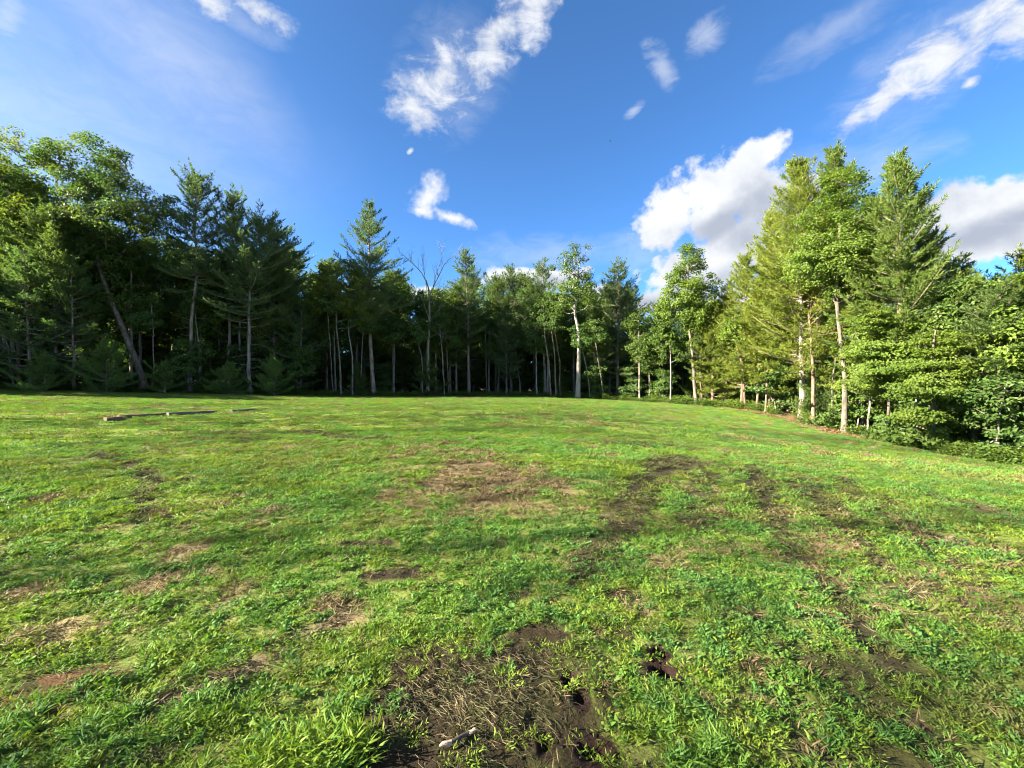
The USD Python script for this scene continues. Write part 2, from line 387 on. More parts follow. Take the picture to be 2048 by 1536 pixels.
def bark_mat(name, c1, c2, c3, sc=(7, 7, 1.2), lichen=.5):
    return mat(name, {
        'g': ('geometry', {}), 'mp': ('mapping', {'scale': sc}), 'n': ('noise_texture', {'scale': 1.0, 'detail': 6.0, 'roughness': .65}), 'rp': ('rgb_ramp', {'ramp': [(.34, c1), (.5, c2), (.68, c3)]}),
        'n2': ('noise_texture', {'scale': 1.3, 'detail': 4.0}), 'r2': ('map_range', {'from_min': .45, 'from_max': .62, 'to_max': lichen}), 'mx': ('mix_color', {'b': tuple(np.array(c3) * .95)}),
        'b': ('bump', {'strength': .8, 'distance': .03}), 'p': ('principled_bsdf', {'roughness': .9, 'specular_ior_level': .15})},
        [('g.position', 'mp.vector'), ('mp.vector', 'n.vector'), ('n.fac', 'rp.fac'), ('g.position', 'n2.vector'), ('n2.fac', 'r2.value'), ('r2.result', 'mx.fac'), ('rp.color', 'mx.a'), ('mx.result', 'p.base_color'), ('n.fac', 'b.height'), ('b.normal', 'p.normal')], 'p.BSDF')


M = {
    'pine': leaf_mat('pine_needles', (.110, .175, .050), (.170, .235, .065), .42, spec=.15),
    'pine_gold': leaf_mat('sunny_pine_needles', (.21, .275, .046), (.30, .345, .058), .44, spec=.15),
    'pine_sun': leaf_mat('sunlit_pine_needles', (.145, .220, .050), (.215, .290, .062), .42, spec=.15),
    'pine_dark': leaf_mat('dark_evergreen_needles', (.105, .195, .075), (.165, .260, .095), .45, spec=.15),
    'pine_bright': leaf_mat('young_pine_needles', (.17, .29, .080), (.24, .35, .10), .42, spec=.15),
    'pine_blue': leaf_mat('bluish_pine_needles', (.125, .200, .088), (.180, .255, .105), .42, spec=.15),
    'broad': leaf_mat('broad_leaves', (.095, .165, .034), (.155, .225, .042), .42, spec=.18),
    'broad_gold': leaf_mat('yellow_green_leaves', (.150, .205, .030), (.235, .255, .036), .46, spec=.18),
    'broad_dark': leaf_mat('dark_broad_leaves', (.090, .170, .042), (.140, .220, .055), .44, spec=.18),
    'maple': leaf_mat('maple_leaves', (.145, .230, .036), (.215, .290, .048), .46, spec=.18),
    'oak': leaf_mat('oak_leaves', (.085, .155, .050), (.190, .230, .042), .44, spec=.18, scale=.35),
    'rust': leaf_mat('rusty_leaves', (.20, .085, .045), (.26, .13, .06), .35),
    'grey_bark': bark_mat('grey_bark', (.06, .05, .042), (.15, .13, .11), (.26, .235, .205)),
    'pale_bark': bark_mat('pale_bark', (.035, .029, .023), (.095, .078, .062), (.185, .155, .125), lichen=.3),
    'white_bark': bark_mat('white_bark', (.09, .076, .062), (.25, .218, .182), (.38, .345, .30), lichen=.45),
    'pine_bark': bark_mat('pine_bark', (.055, .042, .035), (.15, .115, .09), (.26, .21, .17)),
    'red_bark': bark_mat('reddish_bark', (.05, .031, .022), (.125, .080, .055), (.20, .145, .105)),
    'dead_bark': bark_mat('dead_bark', (.055, .043, .034), (.14, .115, .09), (.235, .20, .165)),
    'twig': bark_mat('twig_bark', (.08, .06, .045), (.17, .13, .10), (.28, .23, .18)),
}


def grass_mat(name, c, c2, trans=.36):
    return leaf_mat(name, c, c2, trans, rough=.6, scale=1.6, var=.7, spec=.12, tcol=(1.15, 1.2, .5))


M.update({
    'g_fresh': grass_mat('fresh_grass', (.150, .305, .046), (.200, .360, .058)),
    'g_yellow': grass_mat('yellow_green_grass', (.205, .315, .036), (.255, .350, .044)),
    'g_deep': grass_mat('deep_green_grass', (.110, .250, .056), (.155, .305, .070)),
    'g_olive': grass_mat('olive_grass', (.165, .195, .050), (.225, .240, .065)),
    'g_dead': grass_mat('brown_dead_grass', (.200, .148, .076), (.275, .208, .112), .2),
    'g_worn': grass_mat('worn_dark_grass', (.075, .085, .034), (.125, .125, .052), .2),
    'g_straw': grass_mat('straw', (.29, .225, .13), (.42, .345, .21), .15),
    'soil': mat('lawn_soil', {'at': ('attribute', {'attribute': 'tint'}), 'g': ('geometry', {}), 'n': ('noise_texture', {'scale': 55.0, 'detail': 5.0, 'roughness': .7}), 'n2': ('noise_texture', {'scale': 7.0, 'detail': 4.0}),
                              'r': ('map_range', {'from_min': .3, 'from_max': .7, 'to_min': .45, 'to_max': 1.55}), 'mul': ('mix_color', {'blend_type': 'multiply', 'fac': 1.0, 'use_clamp': False}),
                              'b': ('bump', {'strength': .9, 'distance': .02}), 'p': ('principled_bsdf', {'roughness': .95, 'specular_ior_level': .1})},
                [('g.position', 'n.vector'), ('n.fac', 'r.value'), ('at.color', 'mul.a'), ('r.result', 'mul.b'), ('mul.result', 'p.base_color'), ('n.fac', 'b.height'), ('b.normal', 'p.normal')], 'p.BSDF'),
    'litter': mat('forest_floor', {'g': ('geometry', {}), 'v': ('voronoi_texture', {'scale': 9.0}), 'n': ('noise_texture', {'scale': 1.2, 'detail': 6.0}), 'rp': ('rgb_ramp', {'ramp': [(.3, (.035, .026, .016)), (.5, (.075, .052, .030)), (.7, (.13, .085, .048))]}),
                                   'mx': ('mix_color', {'blend_type': 'multiply', 'fac': .6}), 'b': ('bump', {'strength': .8, 'distance': .05}), 'p': ('principled_bsdf', {'roughness': .95, 'specular_ior_level': .1})},
                  [('g.position', 'v.vector'), ('g.position', 'n.vector'), ('n.fac', 'rp.fac'), ('rp.color', 'mx.a'), ('v.color', 'mx.b'), ('mx.result', 'p.base_color'), ('v.distance', 'b.height'), ('b.normal', 'p.normal')], 'p.BSDF'),
    'timber': mat('weathered_timber', {'tc': ('texture_coordinate', {}), 'mp': ('mapping', {'scale': (1.2, 22, 22)}), 'n': ('noise_texture', {'scale': 1.0, 'detail': 7.0, 'roughness': .65}),
                                       'rp': ('rgb_ramp', {'ramp': [(.3, (.045, .028, .017)), (.5, (.115, .072, .044)), (.7, (.18, .125, .085))]}), 'b': ('bump', {'strength': .7, 'distance': .01}), 'p': ('principled_bsdf', {'roughness': .85, 'specular_ior_level': .2})},
                  [('tc.object', 'mp.vector'), ('mp.vector', 'n.vector'), ('n.fac', 'rp.fac'), ('rp.color', 'p.base_color'), ('n.fac', 'b.height'), ('b.normal', 'p.normal')], 'p.BSDF'),
    'timber_grey': mat('grey_timber', {'tc': ('texture_coordinate', {}), 'mp': ('mapping', {'scale': (1.2, 22, 22)}), 'n': ('noise_texture', {'scale': 1.0, 'detail': 7.0, 'roughness': .65}),
                                       'rp': ('rgb_ramp', {'ramp': [(.3, (.045, .036, .03)), (.5, (.10, .082, .068)), (.7, (.165, .14, .122))]}), 'b': ('bump', {'strength': .7, 'distance': .01}), 'p': ('principled_bsdf', {'roughness': .85, 'specular_ior_level': .2})},
                       [('tc.object', 'mp.vector'), ('mp.vector', 'n.vector'), ('n.fac', 'rp.fac'), ('rp.color', 'p.base_color'), ('n.fac', 'b.height'), ('b.normal', 'p.normal')], 'p.BSDF'),
    'broken_wood': mat('broken_pale_wood', {'g': ('geometry', {}), 'n': ('noise_texture', {'scale': 160.0, 'detail': 4.0}), 'rp': ('rgb_ramp', {'ramp': [(.35, (.20, .125, .085)), (.6, (.38, .285, .21))]}), 'p': ('principled_bsdf', {'roughness': .85})},
                       [('g.position', 'n.vector'), ('n.fac', 'rp.fac'), ('rp.color', 'p.base_color')], 'p.BSDF'),
    'stick_bark': mat('stick_bark', {'g': ('geometry', {}), 'n': ('noise_texture', {'scale': 140.0, 'detail': 4.0}), 'rp': ('rgb_ramp', {'ramp': [(.35, (.015, .012, .01)), (.65, (.05, .038, .03))]}), 'b': ('bump', {'strength': .7, 'distance': .002}), 'p': ('principled_bsdf', {'roughness': .9})},
                      [('g.position', 'n.vector'), ('n.fac', 'rp.fac'), ('rp.color', 'p.base_color'), ('n.fac', 'b.height'), ('b.normal', 'p.normal')], 'p.BSDF'),
    'crumb': mat('soil_crumb', {'oi': ('object_info', {}), 'rp': ('rgb_ramp', {'ramp': [(0, (.014, .011, .009)), (.6, (.032, .025, .02)), (1, (.07, .055, .042))]}), 'p': ('principled_bsdf', {'roughness': .95, 'specular_ior_level': .1})}, [('oi.random', 'rp.fac'), ('rp.color', 'p.base_color')], 'p.BSDF'),
    'bird': mat('dark_feathers', {'p': ('principled_bsdf', {'base_color': (.02, .02, .022), 'roughness': .7})}, [], 'p.BSDF'),
})

# ------------------------------------------------------------------ ground: lawn and forest floor
ang = np.radians(np.unique(np.concatenate([np.arange(-62, 62.01, .3), np.arange(62, 298.01, 4.0)])))       # bearing from +y
rad = [.55]
while rad[-1] < 75: rad.append(rad[-1] * 1.0125 + .002)
while rad[-1] < 700: rad.append(rad[-1] * 1.13)
rad = np.array(rad)
A, R = np.meshgrid(ang[:-1], rad, indexing='ij')
gx, gy = R * np.sin(A), R * np.cos(A)
gz = zat(gx, gy)
na, nr = gx.shape
V = np.stack([gx, gy, gz], -1).reshape(-1, 3)
i, j = np.meshgrid(np.arange(na), np.arange(nr - 1), indexing='ij')
FQ = np.stack([i * nr + j, i * nr + j + 1, ((i + 1) % na) * nr + j + 1, ((i + 1) % na) * nr + j], -1).reshape(-1, 4)
V = np.vstack([V, [[0, 0, float(zat(np.zeros(1), np.zeros(1))[0])]]])
ii = np.arange(na); FC = np.stack([np.full(na, len(V) - 1), ii * nr, ((ii + 1) % na) * nr], -1)
ld = lawn_dist(V[:, 0], V[:, 1])
bare, dead, red, thatch, worn = marks(V[:, 0], V[:, 1])
r_ = np.hypot(V[:, 0], V[:, 1])
pn = np.stack([V[:, 0], V[:, 1], V[:, 0] * 0], -1)
k1 = meshkit.fbm(pn * .35, 4, 31)[:, None]; k2 = meshkit.fbm(pn * 1.4, 3, 32)[:, None]
green = (1 - k1) * np.array([.11, .155, .028]) + k1 * np.array([.165, .200, .036])
green = green * (.7 + .6 * k2)
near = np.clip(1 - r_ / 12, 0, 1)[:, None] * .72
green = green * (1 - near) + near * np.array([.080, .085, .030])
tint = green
tint = tint * (1 - dead[:, None]) + dead[:, None] * np.array([.190, .145, .075])
tint = tint * (1 - thatch[:, None]) + thatch[:, None] * np.array([.12, .09, .055])
tint = tint * (1 - worn[:, None]) + worn[:, None] * np.array([.050, .046, .024])
tint = tint * (1 - bare[:, None]) + bare[:, None] * np.array([.026, .0195, .0105])
tint = tint * (1 - red[:, None]) + red[:, None] * np.array([.095, .046, .025])
edge = sstep(1.2, 0.0, ld)[:, None] * .6
tint = tint * (1 - edge) + edge * np.array([.13, .10, .055])
nrm = vnormals(V, FQ)
fin = ld[FQ].mean(1) > 0


def sub(faces):
    u, inv = np.unique(faces, return_inverse=True)
    return u, inv.reshape(faces.shape)


lq = np.vstack([quads_to_tris((V, FQ[fin]))[1], FC]); u, ff = sub(lq)
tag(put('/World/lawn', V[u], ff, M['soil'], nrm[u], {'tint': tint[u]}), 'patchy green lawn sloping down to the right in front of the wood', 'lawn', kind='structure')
lq = quads_to_tris((V, FQ[~fin]))[1]; u, ff = sub(lq)
tag(put('/World/forest_floor', V[u], ff, M['litter'], nrm[u]), 'dark brown leaf covered ground under the trees around the lawn', 'forest floor', kind='structure')


# ------------------------------------------------------------------ trees
def rng(seed): return np.random.default_rng(seed)


def wobble_line(p0, p1, n, amp, R, via=None):
    t = np.linspace(0, 1, n)[:, None]
    if via is not None:
        pts = np.vstack([p0, via, p1]); s = np.linspace(0, 1, len(pts))
        from scipy.interpolate import PchipInterpolator
        seg = np.concatenate([[0], np.cumsum(np.linalg.norm(np.diff(pts, axis=0), axis=1))]); seg /= seg[-1]
        line = PchipInterpolator(seg, pts)(t[:, 0])
    else:
        line = np.asarray(p0) * (1 - t) + np.asarray(p1) * t
    w = np.cumsum(R.normal(0, 1, (n, 3)), 0); w -= w[:1] * (1 - t) + w[-1:] * t; w[:, 2] *= .2
    return line + w * amp / max(np.sqrt(n), 1)


def trunk_radius(n, r0, r1, flare=.55):
    t = np.linspace(0, 1, n)
    return r0 * (1 - t) ** .9 + r1 * t ** .9 + r0 * flare * np.exp(-t * 26)


def conifer(R, h, base=.35, width=3.0, r0=.2, lean=(0, 0), dens=1.0, up=.30, shape='white', via=None, needle=(.30, .055), dead_branches=10, gappy=.0, one_side=0.0):
    """(trunk, branches, needles) of a pine: whorls of boughs with flat feathery plumes that turn up at the tips."""
    top = np.array([lean[0], lean[1], h]); n = 16
    tr = wobble_line(np.zeros(3), top, n, .10 * h / 10, R, via)
    rr = trunk_radius(n, r0, .025)
    hh = np.linspace(0, 1, n)

    def at(t): return np.stack([np.interp(t, hh, tr[:, k]) for k in range(3)], -1)
    trunk = tube(tr - [0, 0, .15] * (hh[:, None] == 0), rr, 9)
    zs = []; z = base
    while z < .985:
        zs.append(z); z += R.uniform(.65, 1.15) * (.75 if shape == 'white' else .55) / h * (1.25 - .55 * z)
    tubes = []; C, Dv, Nv, Ls, Ws = [], [], [], [], []
    for z in zs:
        q = (z - base) / (1 - base)
        if shape == 'white': prof = (1 - q) ** .75 * (.62 + .38 * min(1, q * 5)) + .05
        elif shape == 'round': prof = math.sqrt(max(0, 1 - (q * 1.0 - .22) ** 2 / .64)) * .92 + .08
        else: prof = (1 - q) ** .9 + .04                    # young: down to the ground
        nb = R.integers(5, 8) if shape != 'round' else R.integers(4, 7)
        off = R.uniform(0, 6.28)
        for b in range(nb):
            if R.random() < gappy: continue
            az = off + b * 6.283 / nb + R.normal(0, .3)
            Lb = width * prof * R.uniform(.50, 1.25) * (1 + one_side * math.cos(az))
            if Lb < .15: continue
            e = up * (.25 + 1.9 * q ** 1.5) + R.normal(0, .2)
            hd = np.array([math.cos(az), math.sin(az), 0]); p0 = at(min(.985, z + R.normal(0, .28) / h))
            s = np.linspace(0, 1, 5)
            arc = (s * math.sin(e) + (s ** 2.2) * .30 - s * (1 - q) * .10)[:, None] * Lb * np.array([0, 0, 1.0])
            side = np.cross(hd, [0, 0, 1.0]); bend = R.normal(0, .12) * Lb
            br = p0 + hd * (s * math.cos(e) * Lb)[:, None] + arc + side * (s ** 2 * bend)[:, None]
            tubes.append(tube(br, np.interp(s, [0, 1], [.012 + .012 * Lb, .006]), 4, cap=False))
            nt = max(5, int(Lb * 7.5 * dens) + 3)
            ts = np.sort(R.uniform(.12 if Lb > 1 else .06, 1.0, nt)); ts[-1] = 1.0
            pt = np.stack([np.interp(ts, s, br[:, k]) for k in range(3)], -1)
            tan = unit(np.stack([np.interp(ts, s, np.gradient(br[:, k])) for k in range(3)], -1))
            sg = np.where(np.arange(nt) % 2 == 0, 1, -1); fan = R.uniform(.5, 1.0, nt) * (ts < .97)
            tw = unit(tan * np.cos(fan)[:, None] + side * (sg * np.sin(fan))[:, None] + np.array([0, 0, 1.0]) * R.uniform(.05, .42, nt)[:, None])
            tl = np.clip((.26 + .30 * Lb * (1.08 - ts)) * R.uniform(.7, 1.3, nt), .22, 1.1)
            K = 5
            for k in range(K):
                f = (k + R.uniform(0, 1, nt)) / K
                c = pt + tw * (tl * f)[:, None]
                for _ in range(2):
                    d = unit(tw + R.normal(0, .48, (nt, 3)) + [0, 0, .12]); C.append(c); Dv.append(d)
                    Nv.append(unit(R.normal(0, .55, (nt, 3)) + [0, 0, .9])); Ls.append(needle[0] * R.uniform(.7, 1.25, nt)); Ws.append(needle[1] * R.uniform(.8, 1.4, nt))
    for _ in range(dead_branches):
        z = R.uniform(.12, base + .05); az = R.uniform(0, 6.28); Lb = R.uniform(.5, 1.9); p0 = at(z)
        hd = np.array([math.cos(az), math.sin(az), R.uniform(-.25, .25)]); s = np.linspace(0, 1, 4)[:, None]
        tubes.append(tube(p0 + hd * s * Lb + R.normal(0, .05, (4, 3)) * s, np.linspace(.02, .006, 4), 4, cap=False))
    C = np.vstack(C); Dv = np.vstack(Dv); Nv = np.vstack(Nv)
    return trunk, join(tubes), blades(C, Dv, Nv, np.concatenate(Ls), np.concatenate(Ws), .1)


def broadleaf(R, trunk_pts, r0, lobes, clumps=90, per=110, leaf=(.24, .17), clump_r=.75, flat=.6, forks=(), rtop=.04, shell=.45, twig_r=.012, open_=0.0, droop=0.0):
    """(trunk, branches, leaves): lobes are (x, y, z, rx, ry, rz) ellipsoids of the crown; branches grow to leaf clumps spread in them."""
    tp = np.asarray(trunk_pts, float)
    n = 18
    tr = wobble_line(tp[0], tp[-1], n, .12, R, tp[1:-1] if len(tp) > 2 else None)
    rr = trunk_radius(n, r0, rtop, .5)
    trunk = [tube(tr, rr, 10)]
    lob = np.asarray(lobes, float); vol = lob[:, 3] * lob[:, 4] * lob[:, 5]; vol = vol ** .75
    cc = []
    tries = 0
    mind = clump_r * .85
    while len(cc) < clumps and tries < clumps * 60:
        tries += 1
        l = lob[R.choice(len(lob), p=vol / vol.sum())]
        d = unit(R.normal(0, 1, 3)); rad = R.uniform(shell ** 3, 1) ** (1 / 3)
        c = l[:3] + d * rad * l[3:]
        if cc and np.min(np.linalg.norm(np.array(cc) - c, axis=1)) < mind * (1 - tries / (clumps * 70)): continue
        cc.append(c)
    cc = np.array(cc)
    # grow the branches
    k0 = max(2, int(n * .35))
    nodes = [p for p in tr[k0:]]; par = [-1] + list(range(0, len(nodes) - 1)); ntr = len(nodes); tips = np.zeros(len(nodes)).tolist()
    tubes = []
    td = np.min(np.linalg.norm(cc[:, None] - tr[None, k0:], axis=2), axis=1)
    paths = []
    for q in np.argsort(td):
        c = cc[q]; P = np.array(nodes); dv = c - P; dist = np.linalg.norm(dv, axis=1)
        cost = dist + np.maximum(0, P[:, 2] - c[2] + .25 * dist) * 1.3
        a = int(np.argmin(cost)); p0 = P[a]; L = dist[a]
        m = max(2, int(L / .9) + 1); s = np.linspace(0, 1, m + 1)[1:, None]
        out = dv[a] * np.array([1, 1, .0])
        seg = p0 + dv[a] * s + np.array([0, 0, -1.0]) * (np.sin(s * np.pi) * L * .10) + R.normal(0, .06 * min(L, 2), (m, 3)) * np.sin(s * np.pi)
        last = a
        for p in seg:
            nodes.append(p); par.append(last); last = len(nodes) - 1
        paths.append((a, len(nodes) - m, m))
    w = np.zeros(len(nodes))
    for a, st, m in paths: w[st + m - 1] += 1
    for k in range(len(nodes) - 1, ntr - 1, -1): w[par[k]] += w[k]
    for a, st, m in paths:
        idx = list(range(st, st + m)); rad = twig_r * np.sqrt(np.maximum(w[idx], 1)) * 1.15
        pts = np.vstack([np.array(nodes)[a][None], np.array(nodes)[idx]]); rad = np.concatenate([[rad[0] * 1.15], rad])
        rad = np.minimum(rad, r0 * .62)
        tubes.append(tube(pts, rad, 5 if rad[0] > .05 else 4, cap=False))
    # leaves
    N = int(per * len(cc)); own = R.integers(0, len(cc), N)
    size = clump_r * R.uniform(.65, 1.35, len(cc))
    d = unit(R.normal(0, 1, (N, 3))); rad = R.uniform(0, 1, N) ** .45
    offs = d * rad[:, None] * size[own][:, None]; offs[:, 2] *= flat
    offs[:, 2] -= droop * np.hypot(offs[:, 0], offs[:, 1]) ** 2
    c = cc[own] + offs
    ctr = lob[:, :3].mean(0)
    nv = unit(np.array([0, 0, .75]) + .55 * unit(c - ctr) + R.normal(0, .42, (N, 3)))
    av = unit(np.cross(nv, R.normal(0, 1, (N, 3)))); av = unit(av + unit(offs) * .5 - [0, 0, .15])
    lv = blades(c, av, nv, leaf[0] * R.uniform(.65, 1.3, N), leaf[1] * R.uniform(.7, 1.25, N), .16)
    return join(trunk), join(tubes), lv


def plant_tree(name, loc, parts, bark, foliage, label, cat='tree', group=None, twig=None, rz=0.0):
    t = thing(name, loc, label, cat, group, rz=rz)
    part(t, 'trunk', quads_to_tris(parts[0]), M[bark], smooth=True)
    if parts[1] is not None: part(t, 'branches', quads_to_tris(parts[1]), M[twig or bark])
    if parts[2] is not None: part(t, 'crown', parts[2], M[foliage])
    return t


def spot(px, back=0.0, d=None):
    d = (edge_depth(px) + back) if d is None else d
    x = (px - 1024) / F * d
    return np.array([x, d, float(H(x, d))])


def zpix(py, d): return EYE + (768 - py) / F * d


def rel(base, px, py, dy=0.0):
    """A point at the tree's own depth (plus dy), relative to its base."""
    d = base[1] + dy
    return np.array([(px - 1024) / F * d - base[0], dy, zpix(py, d) - base[2]])


def lobes_of(base, lst):
    out = []
    for px, py, rx, ry, dy in lst:
        d = base[1] + dy; c = rel(base, px, py, dy); out.append((*c, rx / F * d, (rx + ry) / 2 / F * d, ry / F * d))
    return out


def hero_broad(name, px, back, trunk, lobes, label, bark, fol, r0, seed, cat='tree', twig=None, **kw):
    b = spot(px, back)
    tp = [np.zeros(3) - [0, 0, .2]] + [rel(b, *p) for p in trunk]
    return plant_tree(name, b, broadleaf(rng(seed), tp, r0, lobes_of(b, lobes), **kw), bark, fol, label, cat, twig=twig)


def hero_pine(name, px, back, top, label, fol, seed, bark='pine_bark', cat='pine tree', via=(), **kw):
    b = spot(px, back)
    t = rel(b, *top); h = t[2]
    v = np.array([rel(b, *p) for p in via]) if via else None
    return plant_tree(name, b, conifer(rng(seed), h, lean=(t[0], R0.normal(0, .3)), via=v, **kw), bark, fol, label, cat, twig='twig')


R0 = rng(77)

# --- left side
hero_broad('broadleaf_tree', 30, 4, [(22, 640), (10, 520), (15, 420), (18, 330)], [(20, 300, 45, 55, 0), (-10, 380, 75, 70, 1), (40, 420, 55, 50, -1), (-40, 480, 80, 60, 0), (20, 500, 70, 40, 0)],
           'tall leafy tree cut by the left edge of the photo, yellow green crown', 'grey_bark', 'broad_gold', .20, 11, clumps=90, per=130, clump_r=.85)
hero_broad('oak_tree', 292, 1.0, [(275, 730), (250, 668), (222, 600), (196, 520), (184, 440), (178, 350)],
           [(165, 330, 80, 62, 0), (125, 395, 55, 65, 1), (220, 400, 85, 65, -1), (290, 425, 65, 55, 0), (200, 460, 120, 40, 0), (105, 300, 28, 34, 0), (330, 470, 40, 40, 0), (160, 510, 90, 35, 1)],
           'tallest leafy tree on the left, its pale trunk leaning from the lawn edge', 'pale_bark', 'oak', .33, 12, clumps=210, per=150, clump_r=1.05, leaf=(.26, .18), twig_r=.022)
hero_pine('virginia_pine', 380, 0.8, (398, 352), 'tall scraggy pine with a curved bare brown trunk, right of the leaning oak', 'pine_blue', 13, via=((379, 710), (384, 620), (390, 540), (388, 470)), base=.50, width=3.1, r0=.21, shape='round', gappy=.30, up=.42, dens=1.1)
hero_pine('virginia_pine', 455, 3.0, (470, 405), 'scraggy pine just right of the curved trunk pine, with ragged flat top', 'pine_blue', 14, base=.42, width=3.4, r0=.2, shape='round', gappy=.25, up=.4, dens=1.05)
hero_pine('virginia_pine', 501, 0.6, (520, 445), 'dark pine with a straight grey trunk bearing short dead side twigs', 'pine_blue', 15, bark='grey_bark', via=((497, 650), (502, 560)), base=.40, width=3.9, r0=.22, shape='round', gappy=.2, up=.32, dens=1.1, dead_branches=26)
hero_pine('virginia_pine', 570, 4.0, (560, 470), 'dark pine with a layered right side, left of the pale twin stems', 'pine_blue', 16, base=.25, width=4.2, r0=.2, shape='round', up=.25, dens=1.1)
hero_pine('white_pine', 748, 1.8, (735, 405), 'tallest pointed pine left of the dead tree', 'pine_blue', 17, base=.34, width=5.4, r0=.27, up=.30, dens=1.0, gappy=.24)
hero_broad('twin_stem_tree', 683, 0.6, [(677, 700), (672, 640), (672, 600), (676, 560)], [(690, 560, 70, 42, 0), (650, 600, 48, 34, 0), (720, 610, 45, 36, 0), (700, 530, 50, 22, 1), (650, 545, 30, 24, 0)],
           'slim tree with two pale stems and thin yellow green crown', 'pale_bark', 'broad_gold', .12, 18, clumps=75, per=80, clump_r=.8)
hero_pine('white_pine', 938, 3.5, (930, 500), 'slender pointed pine right of the dead tree, with a bare lower trunk', 'pine_blue', 19, base=.42, width=4.2, r0=.2, up=.36, dens=.85, gappy=.3)
hero_pine('white_pine', 1022, 9, (1020, 535), 'small pointed pine top beyond the darkest gap in the wood', 'pine_blue', 20, base=.3, width=4.6, r0=.2, up=.35, dens=.8, gappy=.3)
hero_pine('white_pine', 1090, 6, (1085, 522), 'pointed pine top just left of the white trunked tree', 'pine_blue', 21, base=.35, width=4.6, r0=.2, up=.35, dens=.8, gappy=.3)

for px, bk, tx, ty, w_, b_, sd, lb in [(62, .8, 60, 500, 4.6, .12, 71, 'dark layered evergreen at the far left, in front of the yellow green crown'), (150, .8, 148, 520, 4.4, .16, 72, 'dark layered evergreen left of the leaning pale trunk'), (600, 1.8, 604, 610, 4.0, .14, 76, 'low dark evergreen left of the pale twin stems')]:
    hero_pine('hemlock_tree', px, bk, (tx, ty), lb, 'pine_dark', sd, cat='evergreen tree', base=b_, width=w_, r0=.14, up=.2, dens=.85, gappy=.28)

# dead snag
def snag(px, back, label, trunk, boughs, r0, seed, bark='dead_bark', name='dead_tree', twigs=1.0, cat='dead tree'):
    R = rng(seed); b = spot(px, back)
    tp = np.array([np.zeros(3) - [0, 0, .2]] + [rel(b, *p) for p in trunk]); n = 14
    tr = wobble_line(tp[0], tp[-1], n, .10, R, tp[1:-1]); rr = trunk_radius(n, r0, r0 * .35, .5)
    t = thing(name, b, label, cat)
    part(t, 'trunk', quads_to_tris(tube(tr, rr, 9)), M[bark], smooth=True)
    fine = []
    for pts, r in boughs:
        p = np.array([rel(b, *q) for q in pts]); p[:, 1] += np.linspace(0, R.normal(0, 1.2), len(p))
        bp = wobble_line(p[0], p[-1], 9, .12, R, p[1:-1] if len(p) > 2 else None)
        part(t, 'bough', quads_to_tris(tube(bp, np.linspace(r, r * .3, 9), 6)), M[bark], smooth=True)
        for _ in range(int(9 * twigs)):
            k = R.integers(2, 9); d0 = unit(bp[min(k, 8)] - bp[k - 1]); L = R.uniform(.5, 1.8)
            d = unit(d0 + R.normal(0, .55, 3) + [0, 0, .25]); s = np.linspace(0, 1, 5)[:, None]
            tw = bp[k] + d * s * L + np.array([0, 0, 1]) * s ** 2 * L * .25 + R.normal(0, .05, (5, 3)) * s
            fine.append(tube(tw, np.linspace(r * .32, .006, 5), 4, cap=False))
            for _ in range(3):
                j = R.integers(1, 5); e = unit(d + R.normal(0, .6, 3)); L2 = L * R.uniform(.3, .6)
                fine.append(tube(tw[j] + e * s * L2 + [0, 0, .1] * s ** 2, np.linspace(.012, .004, 5), 3, cap=False))
    if fine: part(t, 'twigs', quads_to_tris(join(fine)), M[bark], kind='stuff')
    return t


snag(857, 0.6, 'bare dead tree with forked grey boughs standing above the wood edge', [(856, 700), (859, 640), (858, 590), (852, 560)],
     [(((856, 600), (868, 570), (880, 545), (893, 520), (905, 510)), .085), (((852, 562), (838, 540), (818, 520), (800, 505)), .075), (((858, 610), (872, 590), (890, 575), (905, 560)), .05),
      (((854, 580), (848, 548), (842, 520), (836, 500)), .05), (((858, 640), (845, 600), (830, 575), (815, 560)), .04), (((856, 650), (838, 645), (826, 643)), .04), (((868, 572), (876, 540), (886, 515), (880, 500)), .045), (((860, 640), (872, 625), (880, 610)), .035), (((860, 675), (876, 668), (882, 690)), .03)], .23, 31)
snag(1625, 0.9, 'half dead reddish pine with a fan of bare branches under the tall pines', [(1626, 760), (1624, 700), (1620, 655), (1617, 610)],
     [(((1620, 650), (1635, 630), (1655, 615)), .05), (((1620, 652), (1605, 630), (1596, 610)), .045), (((1619, 640), (1625, 615), (1630, 590)), .04), (((1618, 640), (1610, 610), (1608, 590)), .04), (((1622, 690), (1645, 672), (1668, 662)), .035), (((1622, 690), (1600, 678), (1580, 676)), .03), (((1621, 668), (1650, 655), (1672, 645)), .035), (((1624, 720), (1650, 712), (1668, 715)), .025), (((1624, 735), (1600, 728), (1585, 735)), .025)], .17, 32, bark='red_bark', name='dead_pine', twigs=.9)

